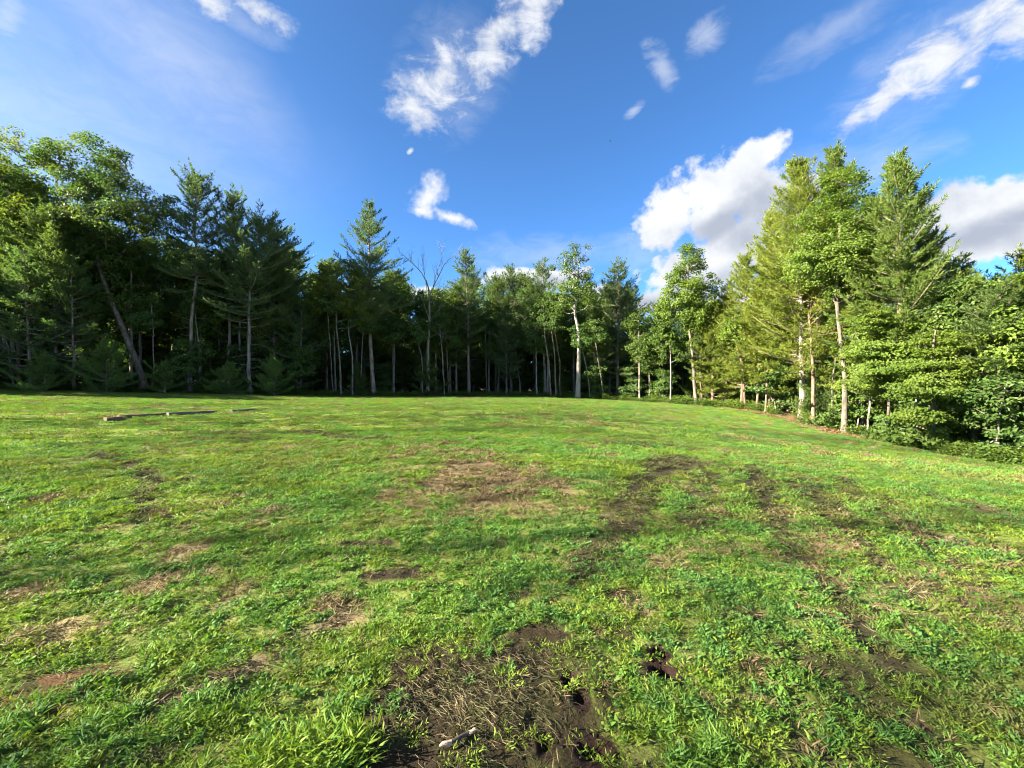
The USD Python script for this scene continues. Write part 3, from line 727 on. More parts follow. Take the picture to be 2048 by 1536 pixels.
# --- middle
hero_broad('white_oak', 1155, 0.4, [(1157, 740), (1157, 690), (1156, 662), (1148, 620), (1150, 580), (1160, 530)],
           [(1140, 560, 36, 34, 0), (1170, 580, 38, 38, 0), (1130, 600, 28, 26, 0), (1150, 525, 40, 22, 0), (1190, 540, 28, 18, 0), (1165, 500, 34, 9, 0), (1185, 620, 26, 18, 0), (1115, 545, 14, 22, 0)],
           'lone white trunked tree at the edge of the lawn in the middle of the photo', 'white_bark', 'broad', .31, 33, clumps=82, per=75, clump_r=.72, twig_r=.02, shell=.3)
hero_pine('white_pine', 1235, 5.0, (1238, 520), 'broad bluish pine behind the right side of the white trunked tree', 'pine_blue', 34, base=.18, width=5.6, r0=.24, up=.30, dens=1.0, gappy=.18)
hero_broad('tulip_poplar', 1393, 0.8, [(1383, 700), (1376, 640), (1375, 560), (1378, 500)], [(1378, 510, 24, 28, 0), (1378, 550, 42, 34, 0), (1365, 590, 45, 36, 0), (1400, 590, 42, 38, 0), (1385, 630, 45, 28, 0), (1350, 620, 28, 22, 0), (1410, 645, 30, 20, 0)],
           'egg shaped bright green leafy tree with a pale leaning trunk, left of the golden pines', 'pale_bark', 'maple', .2, 35, clumps=120, per=110, clump_r=.72)
hero_broad('young_maple', 1341, 0.5, [(1341, 740), (1338, 690), (1336, 650)], [(1335, 640, 32, 26, 0), (1330, 675, 30, 24, 0), (1345, 705, 30, 18, 0), (1345, 610, 20, 20, 0)],
           'young leafy tree with a thin stem, left of the egg shaped tree', 'grey_bark', 'broad', .085, 36, clumps=60, per=85, clump_r=.62)

# --- right side, in the sun
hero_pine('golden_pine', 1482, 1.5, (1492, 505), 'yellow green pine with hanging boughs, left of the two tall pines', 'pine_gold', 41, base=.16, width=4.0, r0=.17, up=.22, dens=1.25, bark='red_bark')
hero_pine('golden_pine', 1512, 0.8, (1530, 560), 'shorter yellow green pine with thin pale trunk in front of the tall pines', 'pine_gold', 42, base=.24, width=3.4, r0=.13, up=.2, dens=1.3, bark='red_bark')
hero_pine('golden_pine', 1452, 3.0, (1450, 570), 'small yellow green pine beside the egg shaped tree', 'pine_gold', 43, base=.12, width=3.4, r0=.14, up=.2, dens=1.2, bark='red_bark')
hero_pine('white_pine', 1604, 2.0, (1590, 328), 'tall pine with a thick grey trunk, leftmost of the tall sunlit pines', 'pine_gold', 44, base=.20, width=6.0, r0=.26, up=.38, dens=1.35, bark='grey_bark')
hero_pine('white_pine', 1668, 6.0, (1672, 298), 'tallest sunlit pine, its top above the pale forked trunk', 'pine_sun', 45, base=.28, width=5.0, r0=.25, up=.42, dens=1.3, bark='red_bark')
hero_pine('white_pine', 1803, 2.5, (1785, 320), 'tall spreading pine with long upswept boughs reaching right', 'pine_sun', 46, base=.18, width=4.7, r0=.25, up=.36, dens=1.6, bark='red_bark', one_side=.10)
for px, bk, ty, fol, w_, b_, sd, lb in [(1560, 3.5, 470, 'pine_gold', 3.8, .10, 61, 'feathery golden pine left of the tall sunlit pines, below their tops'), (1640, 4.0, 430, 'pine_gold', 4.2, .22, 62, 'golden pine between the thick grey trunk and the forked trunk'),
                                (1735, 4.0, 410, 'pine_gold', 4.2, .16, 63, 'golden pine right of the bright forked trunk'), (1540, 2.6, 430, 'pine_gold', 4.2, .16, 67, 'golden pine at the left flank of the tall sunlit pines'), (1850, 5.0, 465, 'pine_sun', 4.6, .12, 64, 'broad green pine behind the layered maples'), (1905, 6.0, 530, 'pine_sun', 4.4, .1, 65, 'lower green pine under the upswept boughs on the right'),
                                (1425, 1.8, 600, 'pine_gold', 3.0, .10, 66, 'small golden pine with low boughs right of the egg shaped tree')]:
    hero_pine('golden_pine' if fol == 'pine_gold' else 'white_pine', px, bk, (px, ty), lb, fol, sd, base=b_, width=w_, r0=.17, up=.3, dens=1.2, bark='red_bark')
hero_broad('birch_tree', 1688, 0.7, [(1690, 760), (1684, 690), (1676, 620), (1672, 560), (1680, 450), (1684, 370)],
           [(1680, 380, 36, 50, 0), (1650, 450, 52, 55, 0), (1710, 440, 48, 55, 0), (1670, 520, 70, 50, 0), (1735, 510, 40, 45, 0), (1620, 530, 45, 45, 0), (1700, 580, 60, 30, 0), (1740, 570, 45, 30, 0)],
           'tall leafy tree with a bright forked trunk in front of the tall pines', 'pale_bark', 'maple', .2, 47, clumps=190, per=150, clump_r=.75, leaf=(.18, .13), twig_r=.018)
hero_broad('maple_tree', 1775, 0.9, [(1778, 780), (1782, 720), (1786, 660)], [(1760, 640, 60, 26, 0), (1800, 660, 70, 26, 0), (1750, 700, 60, 24, 0), (1830, 700, 60, 26, 0), (1780, 740, 70, 24, -1), (1730, 760, 45, 20, 0)],
           'spreading maple with layered bright leaves and a thin pale stem on the right', 'pale_bark', 'maple', .1, 48, clumps=140, per=150, clump_r=.65, flat=.32, leaf=(.155, .115), droop=.12)
hero_broad('maple_tree', 1868, 0.9, [(1868, 800), (1866, 720), (1872, 660)], [(1880, 740, 70, 26, 0), (1850, 780, 60, 24, -1), (1900, 690, 65, 26, 0), (1920, 770, 45, 26, 0), (1840, 830, 50, 16, -1)],
           'layered maple whose trunk is lit in patches, left of the dark hollow', 'pale_bark', 'maple', .14, 49, clumps=125, per=150, clump_r=.65, flat=.32, leaf=(.155, .115), droop=.12)
hero_broad('broadleaf_tree', 1950, 4.0, [(1950, 760), (1945, 660), (1950, 590)], [(1930, 600, 55, 40, 0), (1985, 590, 45, 40, 0), (1900, 640, 50, 34, 0), (1960, 660, 70, 40, 0), (2010, 650, 50, 40, 0)],
           'round leafy tree with a reddish tinge near the right edge of the photo', 'grey_bark', 'broad', .16, 50, clumps=120, per=105, clump_r=.72)
hero_broad('broadleaf_tree', 2060, 3.0, [(2050, 760), (2040, 700), (2050, 640)], [(2040, 650, 50, 40, 0), (2080, 600, 60, 60, 0), (2020, 720, 40, 26, 0), (2090, 720, 60, 40, 0)],
           'leafy tree with a pale forked bough, cut by the right edge of the photo', 'pale_bark', 'maple', .15, 51, clumps=110, per=100, clump_r=.7)
hero_pine('golden_pine', 2075, 9.0, (2058, 500), 'sunlit pine top at the very right edge of the photo', 'pine_gold', 52, base=.2, width=4.0, r0=.2, up=.3, dens=1.1)

# --- thin pale stems at the edge: each a tree of its own with a small high crown
STEMS = [(30, 1.2, (2, 640), .075, 'pale_bark', 'thin pale stem leaning left at the far left of the wood edge'), (396, 1.5, (392, 640), .05, 'grey_bark', 'thin crooked stem close behind the curved pine trunk'),
         (304, 1.5, (306, 650), .055, 'grey_bark', 'thin upright stem right behind the foot of the leaning oak'),
         (668, 0.9, (655, 620), .065, 'pale_bark', 'left of the thin pale stems beside the twin stemmed tree'), (706, 1.0, (697, 650), .10, 'grey_bark', 'grey stem standing right of the twin stemmed tree'),
         (718, 1.0, (727, 660), .06, 'pale_bark', 'thin white stem curving left of the tall pine trunk'), (845, 0.7, (838, 680), .085, 'pale_bark', 'broken white stem left beside the bare dead tree'),
         (889, 0.5, (880, 660), .07, 'grey_bark', 'slanting grey stem right beside the bare dead tree'), (897, 1.4, (893, 690), .085, 'red_bark', 'brown stem with a snapped top behind the dead tree'), (973, 4.0, (970, 650), .08, 'pale_bark', 'white spotted stem left of the darkest gap'),
         (1042, 5.0, (1030, 690), .10, 'pine_bark', 'brown stem inside the darkest gap of the wood'), (1076, 1.2, (1072, 700), .11, 'grey_bark', 'short grey stem at the right side of the dark gap'), (1102, 1.4, (1088, 650), .13, 'pine_bark', 'leftmost of the three brown stems left of the white trunked tree'),
         (1112, 1.8, (1103, 640), .10, 'pine_bark', 'middle of the three brown stems left of the white trunked tree'), (1120, 1.4, (1110, 660), .09, 'red_bark', 'rightmost of the three brown stems left of the white trunked tree'),
         (1180, 1.0, (1163, 690), .06, 'grey_bark', 'thin crooked stem just right of the white trunk'), (1207, 1.2, (1192, 680), .09, 'grey_bark', 'forked grey stem in the shade right of the white trunk'),
         (1404, 1.4, (1396, 690), .11, 'red_bark', 'reddish stem right behind the egg shaped tree'), (1490, 0.6, (1472, 680), .11, 'red_bark', 'leftmost sunlit stem under the golden pines'), (1530, 0.6, (1548, 680), .10, 'red_bark', 'forked sunlit stem leaning right below the golden pines'), (1665, 1.6, (1674, 700), .06, 'pale_bark', 'thin stem left beside the bright forked trunk'),
         (1735, 1.4, (1742, 700), .07, 'grey_bark', 'thin shaded stem right of the bright forked trunk'), (1840, 1.6, (1838, 720), .06, 'grey_bark', 'thin stem between the two layered maples')]
for q, (px, back, top, r, bark, label) in enumerate(STEMS):
    R = rng(200 + q); b = spot(px, back); t = rel(b, *top); hx = t[2] * 1.35
    mid = (rel(b, px * .65 + top[0] * .35, 0)[0] + R.normal(0, .12), R.normal(0, .15), t[2] * .5)
    tp = [np.array([0, 0, -.2]), np.array(mid), t, np.array([t[0] * 1.25 + R.normal(0, .2), 0, hx])]
    lob = [(t[0] * 1.2, 0, hx * .92, 1.3, 1.3, 1.2), (t[0] * 1.1 + R.normal(0, .6), R.normal(0, .6), hx * .78, 1.5, 1.5, .8)]
    sunny = px > 1380
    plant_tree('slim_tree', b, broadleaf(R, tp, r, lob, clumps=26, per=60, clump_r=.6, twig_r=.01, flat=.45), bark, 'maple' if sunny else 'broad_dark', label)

# --- young pines and bushes at the edge
YOUNG = [(90, 722, 66, -.9, 'broad young pine at the far left of the wood edge'), (213, 690, 70, -.9, 'fullest young pine, left of the leaning trunk'), (330, 732, 48, -.6, 'small young pine right of the leaning trunk'), (458, 735, 44, -.4, 'small young pine left of the straight grey trunk'),
         (548, 720, 50, -.6, 'small young pine right of the straight grey trunk')]
for q, (px, ty, wpx, back, label) in enumerate(YOUNG):
    R = rng(300 + q); b = spot(px, back); h = rel(b, px, ty)[2]
    plant_tree('young_pine', b, conifer(R, h, base=.02, width=wpx / F * b[1] * .95, r0=.06, shape='young', up=.55, dens=2.0, needle=(.24, .05), dead_branches=0), 'twig', 'pine_bright', label, 'young pine', 'young pines at the lawn edge', twig='twig')

# ------------------------------------------------------------------ kinds that repeat: class prims, referenced by every copy
UsdGeom.Xform.Define(stage, '/World/Kinds').GetPrim().SetSpecifier(Sdf.SpecifierClass)


def kind_tree(name, parts, bark, fol, twig='twig'):
    path = '/World/Kinds/' + name
    UsdGeom.Xform.Define(stage, path); p = stage.GetPrimAtPath(path)
    for n, vf, m, sm in (('trunk', parts[0], bark, True), ('branches', parts[1], twig, False), ('crown', parts[2], fol, False)):
        v, f = quads_to_tris(vf) if vf[1].shape[1] == 4 else vf
        put(path + '/' + n, v, f, M[m], vnormals(v, f) if sm else None)
    return path


def copy(kind, name, loc, rz, s, label, cat, group, tilt=0.0, sz=None):
    x = UsdGeom.Xform.Define(stage, free(name)); x.AddTranslateOp().Set(tuple(map(float, loc))); x.AddRotateZOp().Set(math.degrees(rz)); x.AddScaleOp().Set((s, s, sz or s))
    p = x.GetPrim(); p.GetReferences().AddInternalReference(kind); p.SetInstanceable(True)
    return tag(p, label, cat, group)


PK = [kind_tree('pine_kind_%s' % w, conifer(rng(400 + k), 20, base=b_, width=w_, r0=.2, shape=sh, up=.3, dens=.72, needle=(.40, .085), gappy=.05, dead_branches=14), 'pine_bark', fl)
      for k, (w, b_, w_, sh, fl) in enumerate([('one', .30, 4.2, 'white', 'pine'), ('two', .40, 3.8, 'round', 'pine'), ('three', .22, 4.6, 'white', 'pine_blue'), ('four', .45, 3.4, 'round', 'pine')])]


def generic_broad(k, fol, clumps=85, per=62):
    R = rng(450 + k); h = 18
    lob = [(R.normal(0, 1), R.normal(0, 1), h * R.uniform(.5, .9), R.uniform(2, 3), R.uniform(2, 3), R.uniform(1.5, 2.6)) for _ in range(6)] + [(0, 0, h * .9, 2, 2, 1.8)]
    return broadleaf(R, [(0, 0, -.2), (R.normal(0, .3), 0, h * .5), (R.normal(0, .5), 0, h * .92)], .18, lob, clumps=clumps, per=per, clump_r=1.0, leaf=(.34, .25), twig_r=.018)


BK = [kind_tree('broad_kind_%s' % w, generic_broad(k, f), 'grey_bark', f) for k, (w, f) in enumerate([('one', 'broad_dark'), ('two', 'broad'), ('three', 'broad_dark')])]

def thin_tree(k):
    R = rng(470 + k); h = 28
    lob = [(0, 0, h * z, 2.6, 2.6, 2.0) for z in (.36, .5, .64, .78, .9)]
    return broadleaf(R, [(0, 0, -.2), (R.normal(0, .2), 0, h * .5), (R.normal(0, .3), 0, h * .95)], .11, lob, clumps=16, per=92, clump_r=2.9, flat=1.1, leaf=(.30, .21), twig_r=.012)


LK = [kind_tree('border_kind_%s' % w, thin_tree(k), 'grey_bark', 'broad') for k, w in enumerate(['one', 'two'])]


def sapling(k):
    R = rng(480 + k); h = 5.0
    lob = [(R.normal(0, .5), R.normal(0, .5), h * z, 1.5, 1.5, .5) for z in (.2, .35, .5, .65, .8, .95)]
    return broadleaf(R, [(0, 0, -.2), (R.normal(0, .15), 0, h * .5), (R.normal(0, .25), 0, h)], .05, lob, clumps=60, per=46, clump_r=.7, leaf=(.26, .19), flat=.35, twig_r=.008)


SK = [kind_tree('sapling_kind_one', sapling(0), 'grey_bark', 'broad_dark'), kind_tree('sapling_kind_two', sapling(1), 'grey_bark', 'broad'),
      kind_tree('sapling_kind_three', conifer(rng(490), 5, base=.04, width=2.0, r0=.06, shape='young', up=.35, dens=1.1, needle=(.3, .07), dead_branches=0), 'twig', 'pine')]

# skyline of the photograph: the trees behind stay below it
_spx = np.array([-900, -300, 0, 60, 100, 350, 440, 520, 620, 690, 800, 900, 1000, 1060, 1110, 1200, 1260, 1292, 1330, 1440, 1530, 1600, 1760, 1900, 1960, 2048, 2300, 2800.0])
_spy = np.array([330, 330, 300, 340, 400, 470, 480, 480, 520, 530, 545, 560, 560, 545, 560, 560, 560, 625, 600, 590, 560, 470, 450, 560, 560, 560, 480, 400.0])
R = rng(500)


def row_points(back, step, R, jit):
    """Places in the wood at a given distance behind the lawn's edge."""
    ring = LAWN.buffer(back).exterior; q = 0.0; out = []
    while q < ring.length:
        p = ring.interpolate(q); x, y = p.x + R.normal(0, jit), p.y + R.normal(0, jit); q += step * R.uniform(.7, 1.3)
        bearing = math.degrees(math.atan2(x, y))
        if -66 < bearing < 62 and (y > 24 if x < 0 else y > 9): out.append((x, y))
    return out


PINE_LOOK = ['pine with dense dark boughs', 'pine with rounded ragged crown', 'pine with bluish boughs', 'pine with high thin crown']
for row, (back, step) in enumerate([(4.0, 5.0), (9.0, 5.0), (15.0, 5.2), (22.0, 6.0), (30.0, 6.5)]):
    for x, d in row_points(back, step, R, .9):
        px = 1024 + x / d * F
        ty = np.interp(px, _spx, _spy) + abs(R.normal(0, 34)) + (12 if row == 0 else 0)
        z = float(H(x, d)); h = np.clip(zpix(ty, d) - z, 8.0, 27)
        if px < -20: h = min(h, 12.0 + 2.0 * R.random())
        pine = R.random() < .68; q = R.integers(4) if pine else R.integers(3)
        ref = 20.0 if pine else 18.0; s = h / ref
        if pine: copy(PK[q], 'forest_pine', (x, d, z - .1), R.uniform(0, 6.28), max(s, .62), 'pine among the dark trees in the depth of the wood', 'pine tree', 'pines deep in the wood', sz=s)
        else: copy(BK[q], 'forest_tree', (x, d, z - .1), R.uniform(0, 6.28), max(s, .62), 'leafy tree among the dark trees in the depth of the wood', 'tree', 'leafy trees deep in the wood', sz=s)
for row, (back, step) in enumerate([(2.2, 3.4), (7.0, 4.2), (14.0, 4.0), (24.0, 4.2), (33.0, 3.2), (38.0, 3.2), (44.0, 3.6)]):
    for x, d in row_points(back, step, R, .7):
        px = 1024 + x / d * F
        if row == 0 and (640 < px < 1190 or 1370 < px < 1560) and R.random() < .85: continue
        if row == 1 and 640 < px < 1190 and R.random() < .5: continue
        if row >= 5 and px > 1560: continue
        if row == 6 and px > 1000: continue
        s = R.uniform(.6, 1.2) * (1.0, 1.0, 1.2, 1.4, 2.0, 2.3, 2.8)[row]
        copy(SK[R.choice(3, p=[.5, .2, .3])], 'forest_sapling', (x, d, float(H(x, d)) - .05), R.uniform(0, 6.28), s, 'sapling in the dark undergrowth below the trees of the wood', 'sapling', 'saplings below the trees')

# trees along the left side of the lawn, beyond the photograph's left edge: they throw the shade that lies on the lawn
R = rng(520)
SHADE = [(-44, y, 30) for y in (-25, -20.7, -16.4, -12.4, -9.2, -6.2)] + [(-45, -1.0, 16)] + [(-45, y, 31) for y in (4.8, 8.8, 12.8)] + [(-47, y, 24) for y in (17, 22)]
for x, y, h in SHADE:
    x += R.normal(0, 1.2); y += R.normal(0, .5); pine = R.random() < .5
    k = LK[R.integers(2)]; s = h / 28
    copy(k, 'border_tree', (x, y, float(H(x, y)) - .1), R.uniform(0, 6.28), s, 'tree in the row along the left side of the lawn', 'tree', 'trees along the left side of the lawn')


# ------------------------------------------------------------------ small growth: grass, undergrowth, litter
def scatter(name, protos, pos, idx, scale, yaw, tilt, label, cat):
    """One PointInstancer of stuff. protos: [(verts, faces, material)]."""
    path = free(name); pi = UsdGeom.PointInstancer.Define(stage, path)
    rels = []
    for k, (v, f, m) in enumerate(protos):
        pp = '%s/%s_%03d' % (path, 'tuft', k); put(pp, v, f, m); rels.append(pp)
    pi.CreatePrototypesRel().SetTargets(rels)
    pi.CreateProtoIndicesAttr(Vt.IntArray.FromNumpy(np.asarray(idx, np.int32)))
    pi.CreatePositionsAttr(Vt.Vec3fArray.FromNumpy(np.ascontiguousarray(pos, np.float32)))
    s = np.asarray(scale, np.float32); s = np.stack([s, s, s], -1) if s.ndim == 1 else s
    pi.CreateScalesAttr(Vt.Vec3fArray.FromNumpy(np.ascontiguousarray(s)))
    c, sn = np.cos(yaw / 2), np.sin(yaw / 2); tx, ty = tilt[:, 0] / 2, tilt[:, 1] / 2
    # yaw then a slight tilt
    qx, qy, qz, qw = c * tx - sn * ty * 0 + sn * ty, c * ty - sn * tx, sn, c
    n = np.sqrt(qx ** 2 + qy ** 2 + qz ** 2 + qw ** 2)
    pi.CreateOrientationsAttr(Vt.QuathArray([Gf.Quath(float(w), float(a), float(b), float(d)) for w, a, b, d in zip(qw / n, qx / n, qy / n, qz / n)]))
    return tag(pi.GetPrim(), label, cat, kind='stuff')


def creeping_tuft(R, radius, stems, leaves, L, W, h):
    """Low stems that creep outward with narrow leaves set along them."""
    C, A_, N_, Ls, Ws = [], [], [], [], []
    for s in range(stems):
        az = R.uniform(0, 6.28); l = R.uniform(.4, 1.0) * radius; p0 = np.array([R.normal(0, radius * .35), R.normal(0, radius * .35), 0])
        rise = R.uniform(.35, 1.0) * h; hd = np.array([math.cos(az), math.sin(az), 0])
        t = (np.arange(leaves) + R.uniform(0, 1, leaves)) / leaves
        p = p0 + hd * (l * t)[:, None] + np.array([0, 0, 1.0]) * (rise * t ** .7)[:, None]
        sd = np.cross(hd, [0, 0, 1.0]) * np.where(np.arange(leaves) % 2, 1, -1)[:, None]
        a = unit(hd * R.uniform(.2, 1.0, leaves)[:, None] + sd * R.uniform(.4, 1.0, leaves)[:, None] + np.array([0, 0, 1.0]) * R.uniform(.1, 1.1, leaves)[:, None])
        C.append(p); A_.append(a); N_.append(unit(np.array([0, 0, 1.0]) + R.normal(0, .45, (leaves, 3)))); Ls.append(L * R.uniform(.55, 1.25, leaves)); Ws.append(W * R.uniform(.7, 1.3, leaves))
    C, A_, N_, Ls, Ws = np.vstack(C), np.vstack(A_), np.vstack(N_), np.concatenate(Ls), np.concatenate(Ws)
    # each leaf: base, two shoulders, tip that bends over - four triangles
    b = unit(np.cross(N_, A_)); nn = np.cross(A_, b); L_ = Ls[:, None]; W_ = Ws[:, None]
    m1 = C + A_ * L_ * .35; m2 = C + A_ * L_ * .75 - nn * L_ * .06
    v = np.stack([C, m1 + b * W_ * .5 + nn * W_ * .12, m1 - b * W_ * .5 + nn * W_ * .12, m2 + b * W_ * .30, m2 - b * W_ * .30, C + A_ * L_ - nn * L_ * .20], 1).reshape(-1, 3)
    k = np.arange(len(C))[:, None] * 6
    return v, np.vstack([k + [0, 1, 2], k + [1, 3, 2], k + [2, 3, 4], k + [3, 5, 4]])


def blade_tuft(R, radius, n, L, W, spread=.5):
    r = radius * np.sqrt(R.uniform(0, 1, n)); az = R.uniform(0, 6.28, n); c = np.stack([r * np.cos(az), r * np.sin(az), r * 0], -1)
    a = unit(np.stack([R.normal(0, spread, n), R.normal(0, spread, n), np.ones(n)], -1)); nv = unit(R.normal(0, 1, (n, 3)))
    nv = unit(nv - a * (nv * a).sum(1, keepdims=True))
    return blades(c, a, nv, L * R.uniform(.5, 1.3, n), W * R.uniform(.7, 1.3, n), .1)


GM = ['g_fresh', 'g_yellow', 'g_deep', 'g_olive', 'g_dead', 'g_straw', 'g_worn']
R = rng(600)
protoA, protoB, protoC = [], [], []
for g in GM:
    for _ in range(3):
        if g == 'g_straw': protoA.append((*blade_tuft(R, .09, 22, .07, .004, 2.6), M[g]))
        elif g == 'g_dead': protoA.append((*creeping_tuft(R, .075, 6, 5, .045, .0055, .025), M[g]))
        elif _ == 2 and g in ('g_fresh', 'g_deep'): protoA.append((*creeping_tuft(R, .07, 12, 4, .021, .0150, .028), M[g]))
        else: protoA.append((*creeping_tuft(R, .075, 14, 6, .025, .0060, .023), M[g]))
    for _ in range(2):
        protoB.append((*creeping_tuft(R, .15, 18, 6, .043, .0110 if g != 'g_straw' else .008, .042 if g not in ('g_dead', 'g_straw') else .03), M[g]))
        protoC.append((*blade_tuft(R, .38, 130, .055 if g not in ('g_dead', 'g_straw') else .06, .030, .8), M[g]))


def pick(x, y, R, reach=0.0):
    """Which grass grows at each place (index into GM) and whether anything grows there."""
    bare, dead, red, thatch, worn = marks(x, y)
    if reach:
        for ox, oy in ((reach, 0), (-reach, 0), (0, reach), (0, -reach)): bare = np.maximum(bare, marks(x + ox, y + oy)[0])
    p = np.stack([x, y, x * 0], -1)
    n1 = meshkit.fbm(p * .45 + 3, 4, 41); n2 = meshkit.fbm(p * 1.3 + 9, 3, 42); n3 = meshkit.fbm(p * np.array([.22, .5, 1]) + 50, 3, 43)
    N = len(x); w = np.zeros((N, 7))
    w[:, 0] = .9; w[:, 1] = 2.0 * sstep(.50, .62, n1) + .2; w[:, 2] = 2.2 * sstep(.50, .62, n2) + .2; w[:, 3] = 1.5 * sstep(.50, .64, n3) + .12; w[:, 4] = .05; w[:, 5] = .035
    w[:, 2] += .35 * sstep(2, 12, x)                    # deeper green to the right
    g = np.clip(1 - dead, 0.06, 1)[:, None]
    w[:, :4] *= g; w[:, 4] += dead * 1.6; w[:, 5] += dead * .45 + thatch * 3.5; w[:, :4] *= np.clip(1 - thatch, .08, 1)[:, None]; w[:, 4] += bare * .35; w[:, 3] += bare * .4
    w[:, :3] *= (1 - .93 * worn)[:, None]; w[:, 3] *= (1 - .6 * worn); w[:, 6] = worn * 1.6 + bare * .3
    w /= w.sum(1, keepdims=True)
    idx = (w.cumsum(1) < R.random(N)[:, None]).sum(1).clip(0, 6)
    keep = R.random(N) > np.clip(np.maximum(bare * .97, worn * .30) + red * .9, 0, .90)
    return idx, keep


def lawn_points(r0, r1, dens, R, half=60):
    A0 = math.radians(half); n = int(dens * A0 * (r1 * r1 - r0 * r0))
    r = np.sqrt(R.uniform(r0 * r0, r1 * r1, n)); a = R.uniform(-A0, A0, n)
    x, y = r * np.sin(a), r * np.cos(a)
    ok = lawn_dist(x, y) > -.25
    return x[ok], y[ok]


def grow(name, r0, r1, dens, protos, per, s0, s1, label, seed, tilt=.15, reach=0.0):
    R = rng(seed); x, y = lawn_points(r0, r1, dens, R)
    g, keep = pick(x, y, R, reach); x, y, g = x[keep], y[keep], g[keep]
    z = zat(x, y); n = len(x)
    scatter(name, protos, np.stack([x, y, z - .004], -1), g * per + R.integers(0, per, n), R.uniform(s0, s1, n), R.uniform(0, 6.28, n), R.normal(0, tilt, (n, 2)), label, 'grass')
    return n


ng = [grow('grass', 1.15, 6.5, 230, protoA, 3, .75, 1.35, 'short creeping grass close to the viewer', 601),
      grow('grass', 6.3, 16.5, 60, protoB, 2, .8, 1.3, 'short grass across the middle of the lawn', 602, reach=.09),
      grow('grass', 16, 64, 7.0, protoC, 2, .7, 1.25, 'short grass on the far part of the lawn', 603, reach=.22)]

# taller bright tufts by the near edge and along the bottom
R = rng(620)
tall = [(*creeping_tuft(R, .09, 9, 5, .085, .010, .10), M['g_fresh']), (*creeping_tuft(R, .09, 9, 5, .09, .009, .11), M['g_yellow']), (*creeping_tuft(R, .10, 8, 6, .085, .012, .07), M['g_deep'])]
P, I, S = [], [], []
for px, py, a, b, n, k, s in [(640, 1510, .22, .10, 60, (0, 1), 1.0), (560, 1530, .2, .08, 26, (0, 1), .8), (960, 1265, .16, .16, 16, (0,), .62), (1410, 1520, .2, .10, 22, (2, 0), .8), (1380, 1420, .25, .25, 30, (2, 0), .6), (200, 1470, .35, .2, 36, (0, 2), .7), (1090, 1235, .2, .12, 12, (2,), .7),
                              (1300, 1400, .2, .3, 20, (2, 0), .55), (420, 1440, .35, .12, 36, (0, 1), .65), (60, 1440, .3, .2, 24, (2, 0), .7), (1750, 1480, .5, .3, 40, (2, 0), .55), (2000, 1500, .3, .3, 30, (1, 0), .55), (720, 1380, .15, .2, 14, (1, 0), .5)]:
    c = ground_at(px, py)
    for _ in range(n):
        P.append(c + R.normal(0, .5, 2) * [a, b]); I.append(R.choice(k)); S.append(s * .8 * R.uniform(.7, 1.25))
P = np.array(P); n = len(P)
scatter('tall_grass', tall, np.column_stack([P, zat(P[:, 0], P[:, 1]) - .005]), I, np.array(S), R.uniform(0, 6.28, n), R.normal(0, .2, (n, 2)), 'longer bright grass tufts around the bare soil in the foreground', 'grass')

# dry stems and clippings lying about
R = rng(630)


def stem_proto(R, L, r):
    p = np.stack([np.linspace(-L / 2, L / 2, 6), np.cumsum(R.normal(0, L * .05, 6)), np.abs(np.cumsum(R.normal(0, L * .02, 6))) + r], -1)
    return quads_to_tris(tube(p, np.linspace(r, r * .4, 6), 3, cap=False))


sp = [(*stem_proto(R, .10, .0010), M['g_straw']), (*stem_proto(R, .17, .0011), M['g_straw']), (*stem_proto(R, .06, .0015), M['g_dead']), (*stem_proto(R, .07, .0016), M['g_worn'])]
xs, ys = [], []
for px, py, a, b, n in [(980, 1420, 0.36, .30, 800), (1000, 1330, .3, .2, 500), (840, 1380, .15, .15, 300), (440, 1360, .30, .10, 260), (620, 1280, .24, .12, 160), (300, 1440, .2, .1, 80), (450, 1220, .5, .4, 110), (975, 962, 1.0, 1.2, 420), (200, 1330, .25, .1, 60), (1500, 1480, .4, .25, 90), (760, 1110, .3, .3, 60)]:
    c = ground_at(px, py); q = c + R.normal(0, .62, (n, 2)) * [a, b]; xs += list(q[:, 0]); ys += list(q[:, 1])
x, y = lawn_points(1.2, 6, 9, R); xs = np.concatenate([xs, x]); ys = np.concatenate([ys, y]); n = len(xs)
bb = marks(xs, ys)
z = zat(xs, ys) + np.where(bb[0] > .4, .004, .022) * R.uniform(.4, 1.3, n)
scatter('dry_stems', sp, np.column_stack([xs, ys, z]), R.choice(4, n, p=[.06, .02, .24, .68]), R.uniform(.6, 1.3, n), R.uniform(0, 6.28, n), R.normal(0, .16, (n, 2)), 'dry grass stems and clippings lying on the lawn', 'dry stems')

# crumbs of soil on the bare places
R = rng(635)
cr = []
for q in range(3):
    b_ = trimesh.creation.icosphere(1, 1.0); v_ = b_.vertices * (1 + .35 * (meshkit.noise(b_.vertices * 2.1 + q * 9, q)[:, None] - .5)) * [1, .8, .6]; cr.append((v_ * .008, b_.faces, M['crumb']))
x, y = lawn_points(1.2, 7.5, 700, R); bb = marks(x, y)[0]; k = R.random(len(x)) < sstep(.3, .8, bb) * .9; x, y = x[k], y[k]; n = len(x)
scatter('soil_crumbs', cr, np.column_stack([x, y, zat(x, y) + .001]), R.integers(0, 3, n), np.minimum(R.exponential(.38, n) + .2, 1.1), R.uniform(0, 6.28, n), R.normal(0, .3, (n, 2)), 'dark crumbs of soil on the bare spots of the lawn', 'soil crumbs')

# undergrowth along the wood's edge and leaf litter on the right bank
R = rng(640)


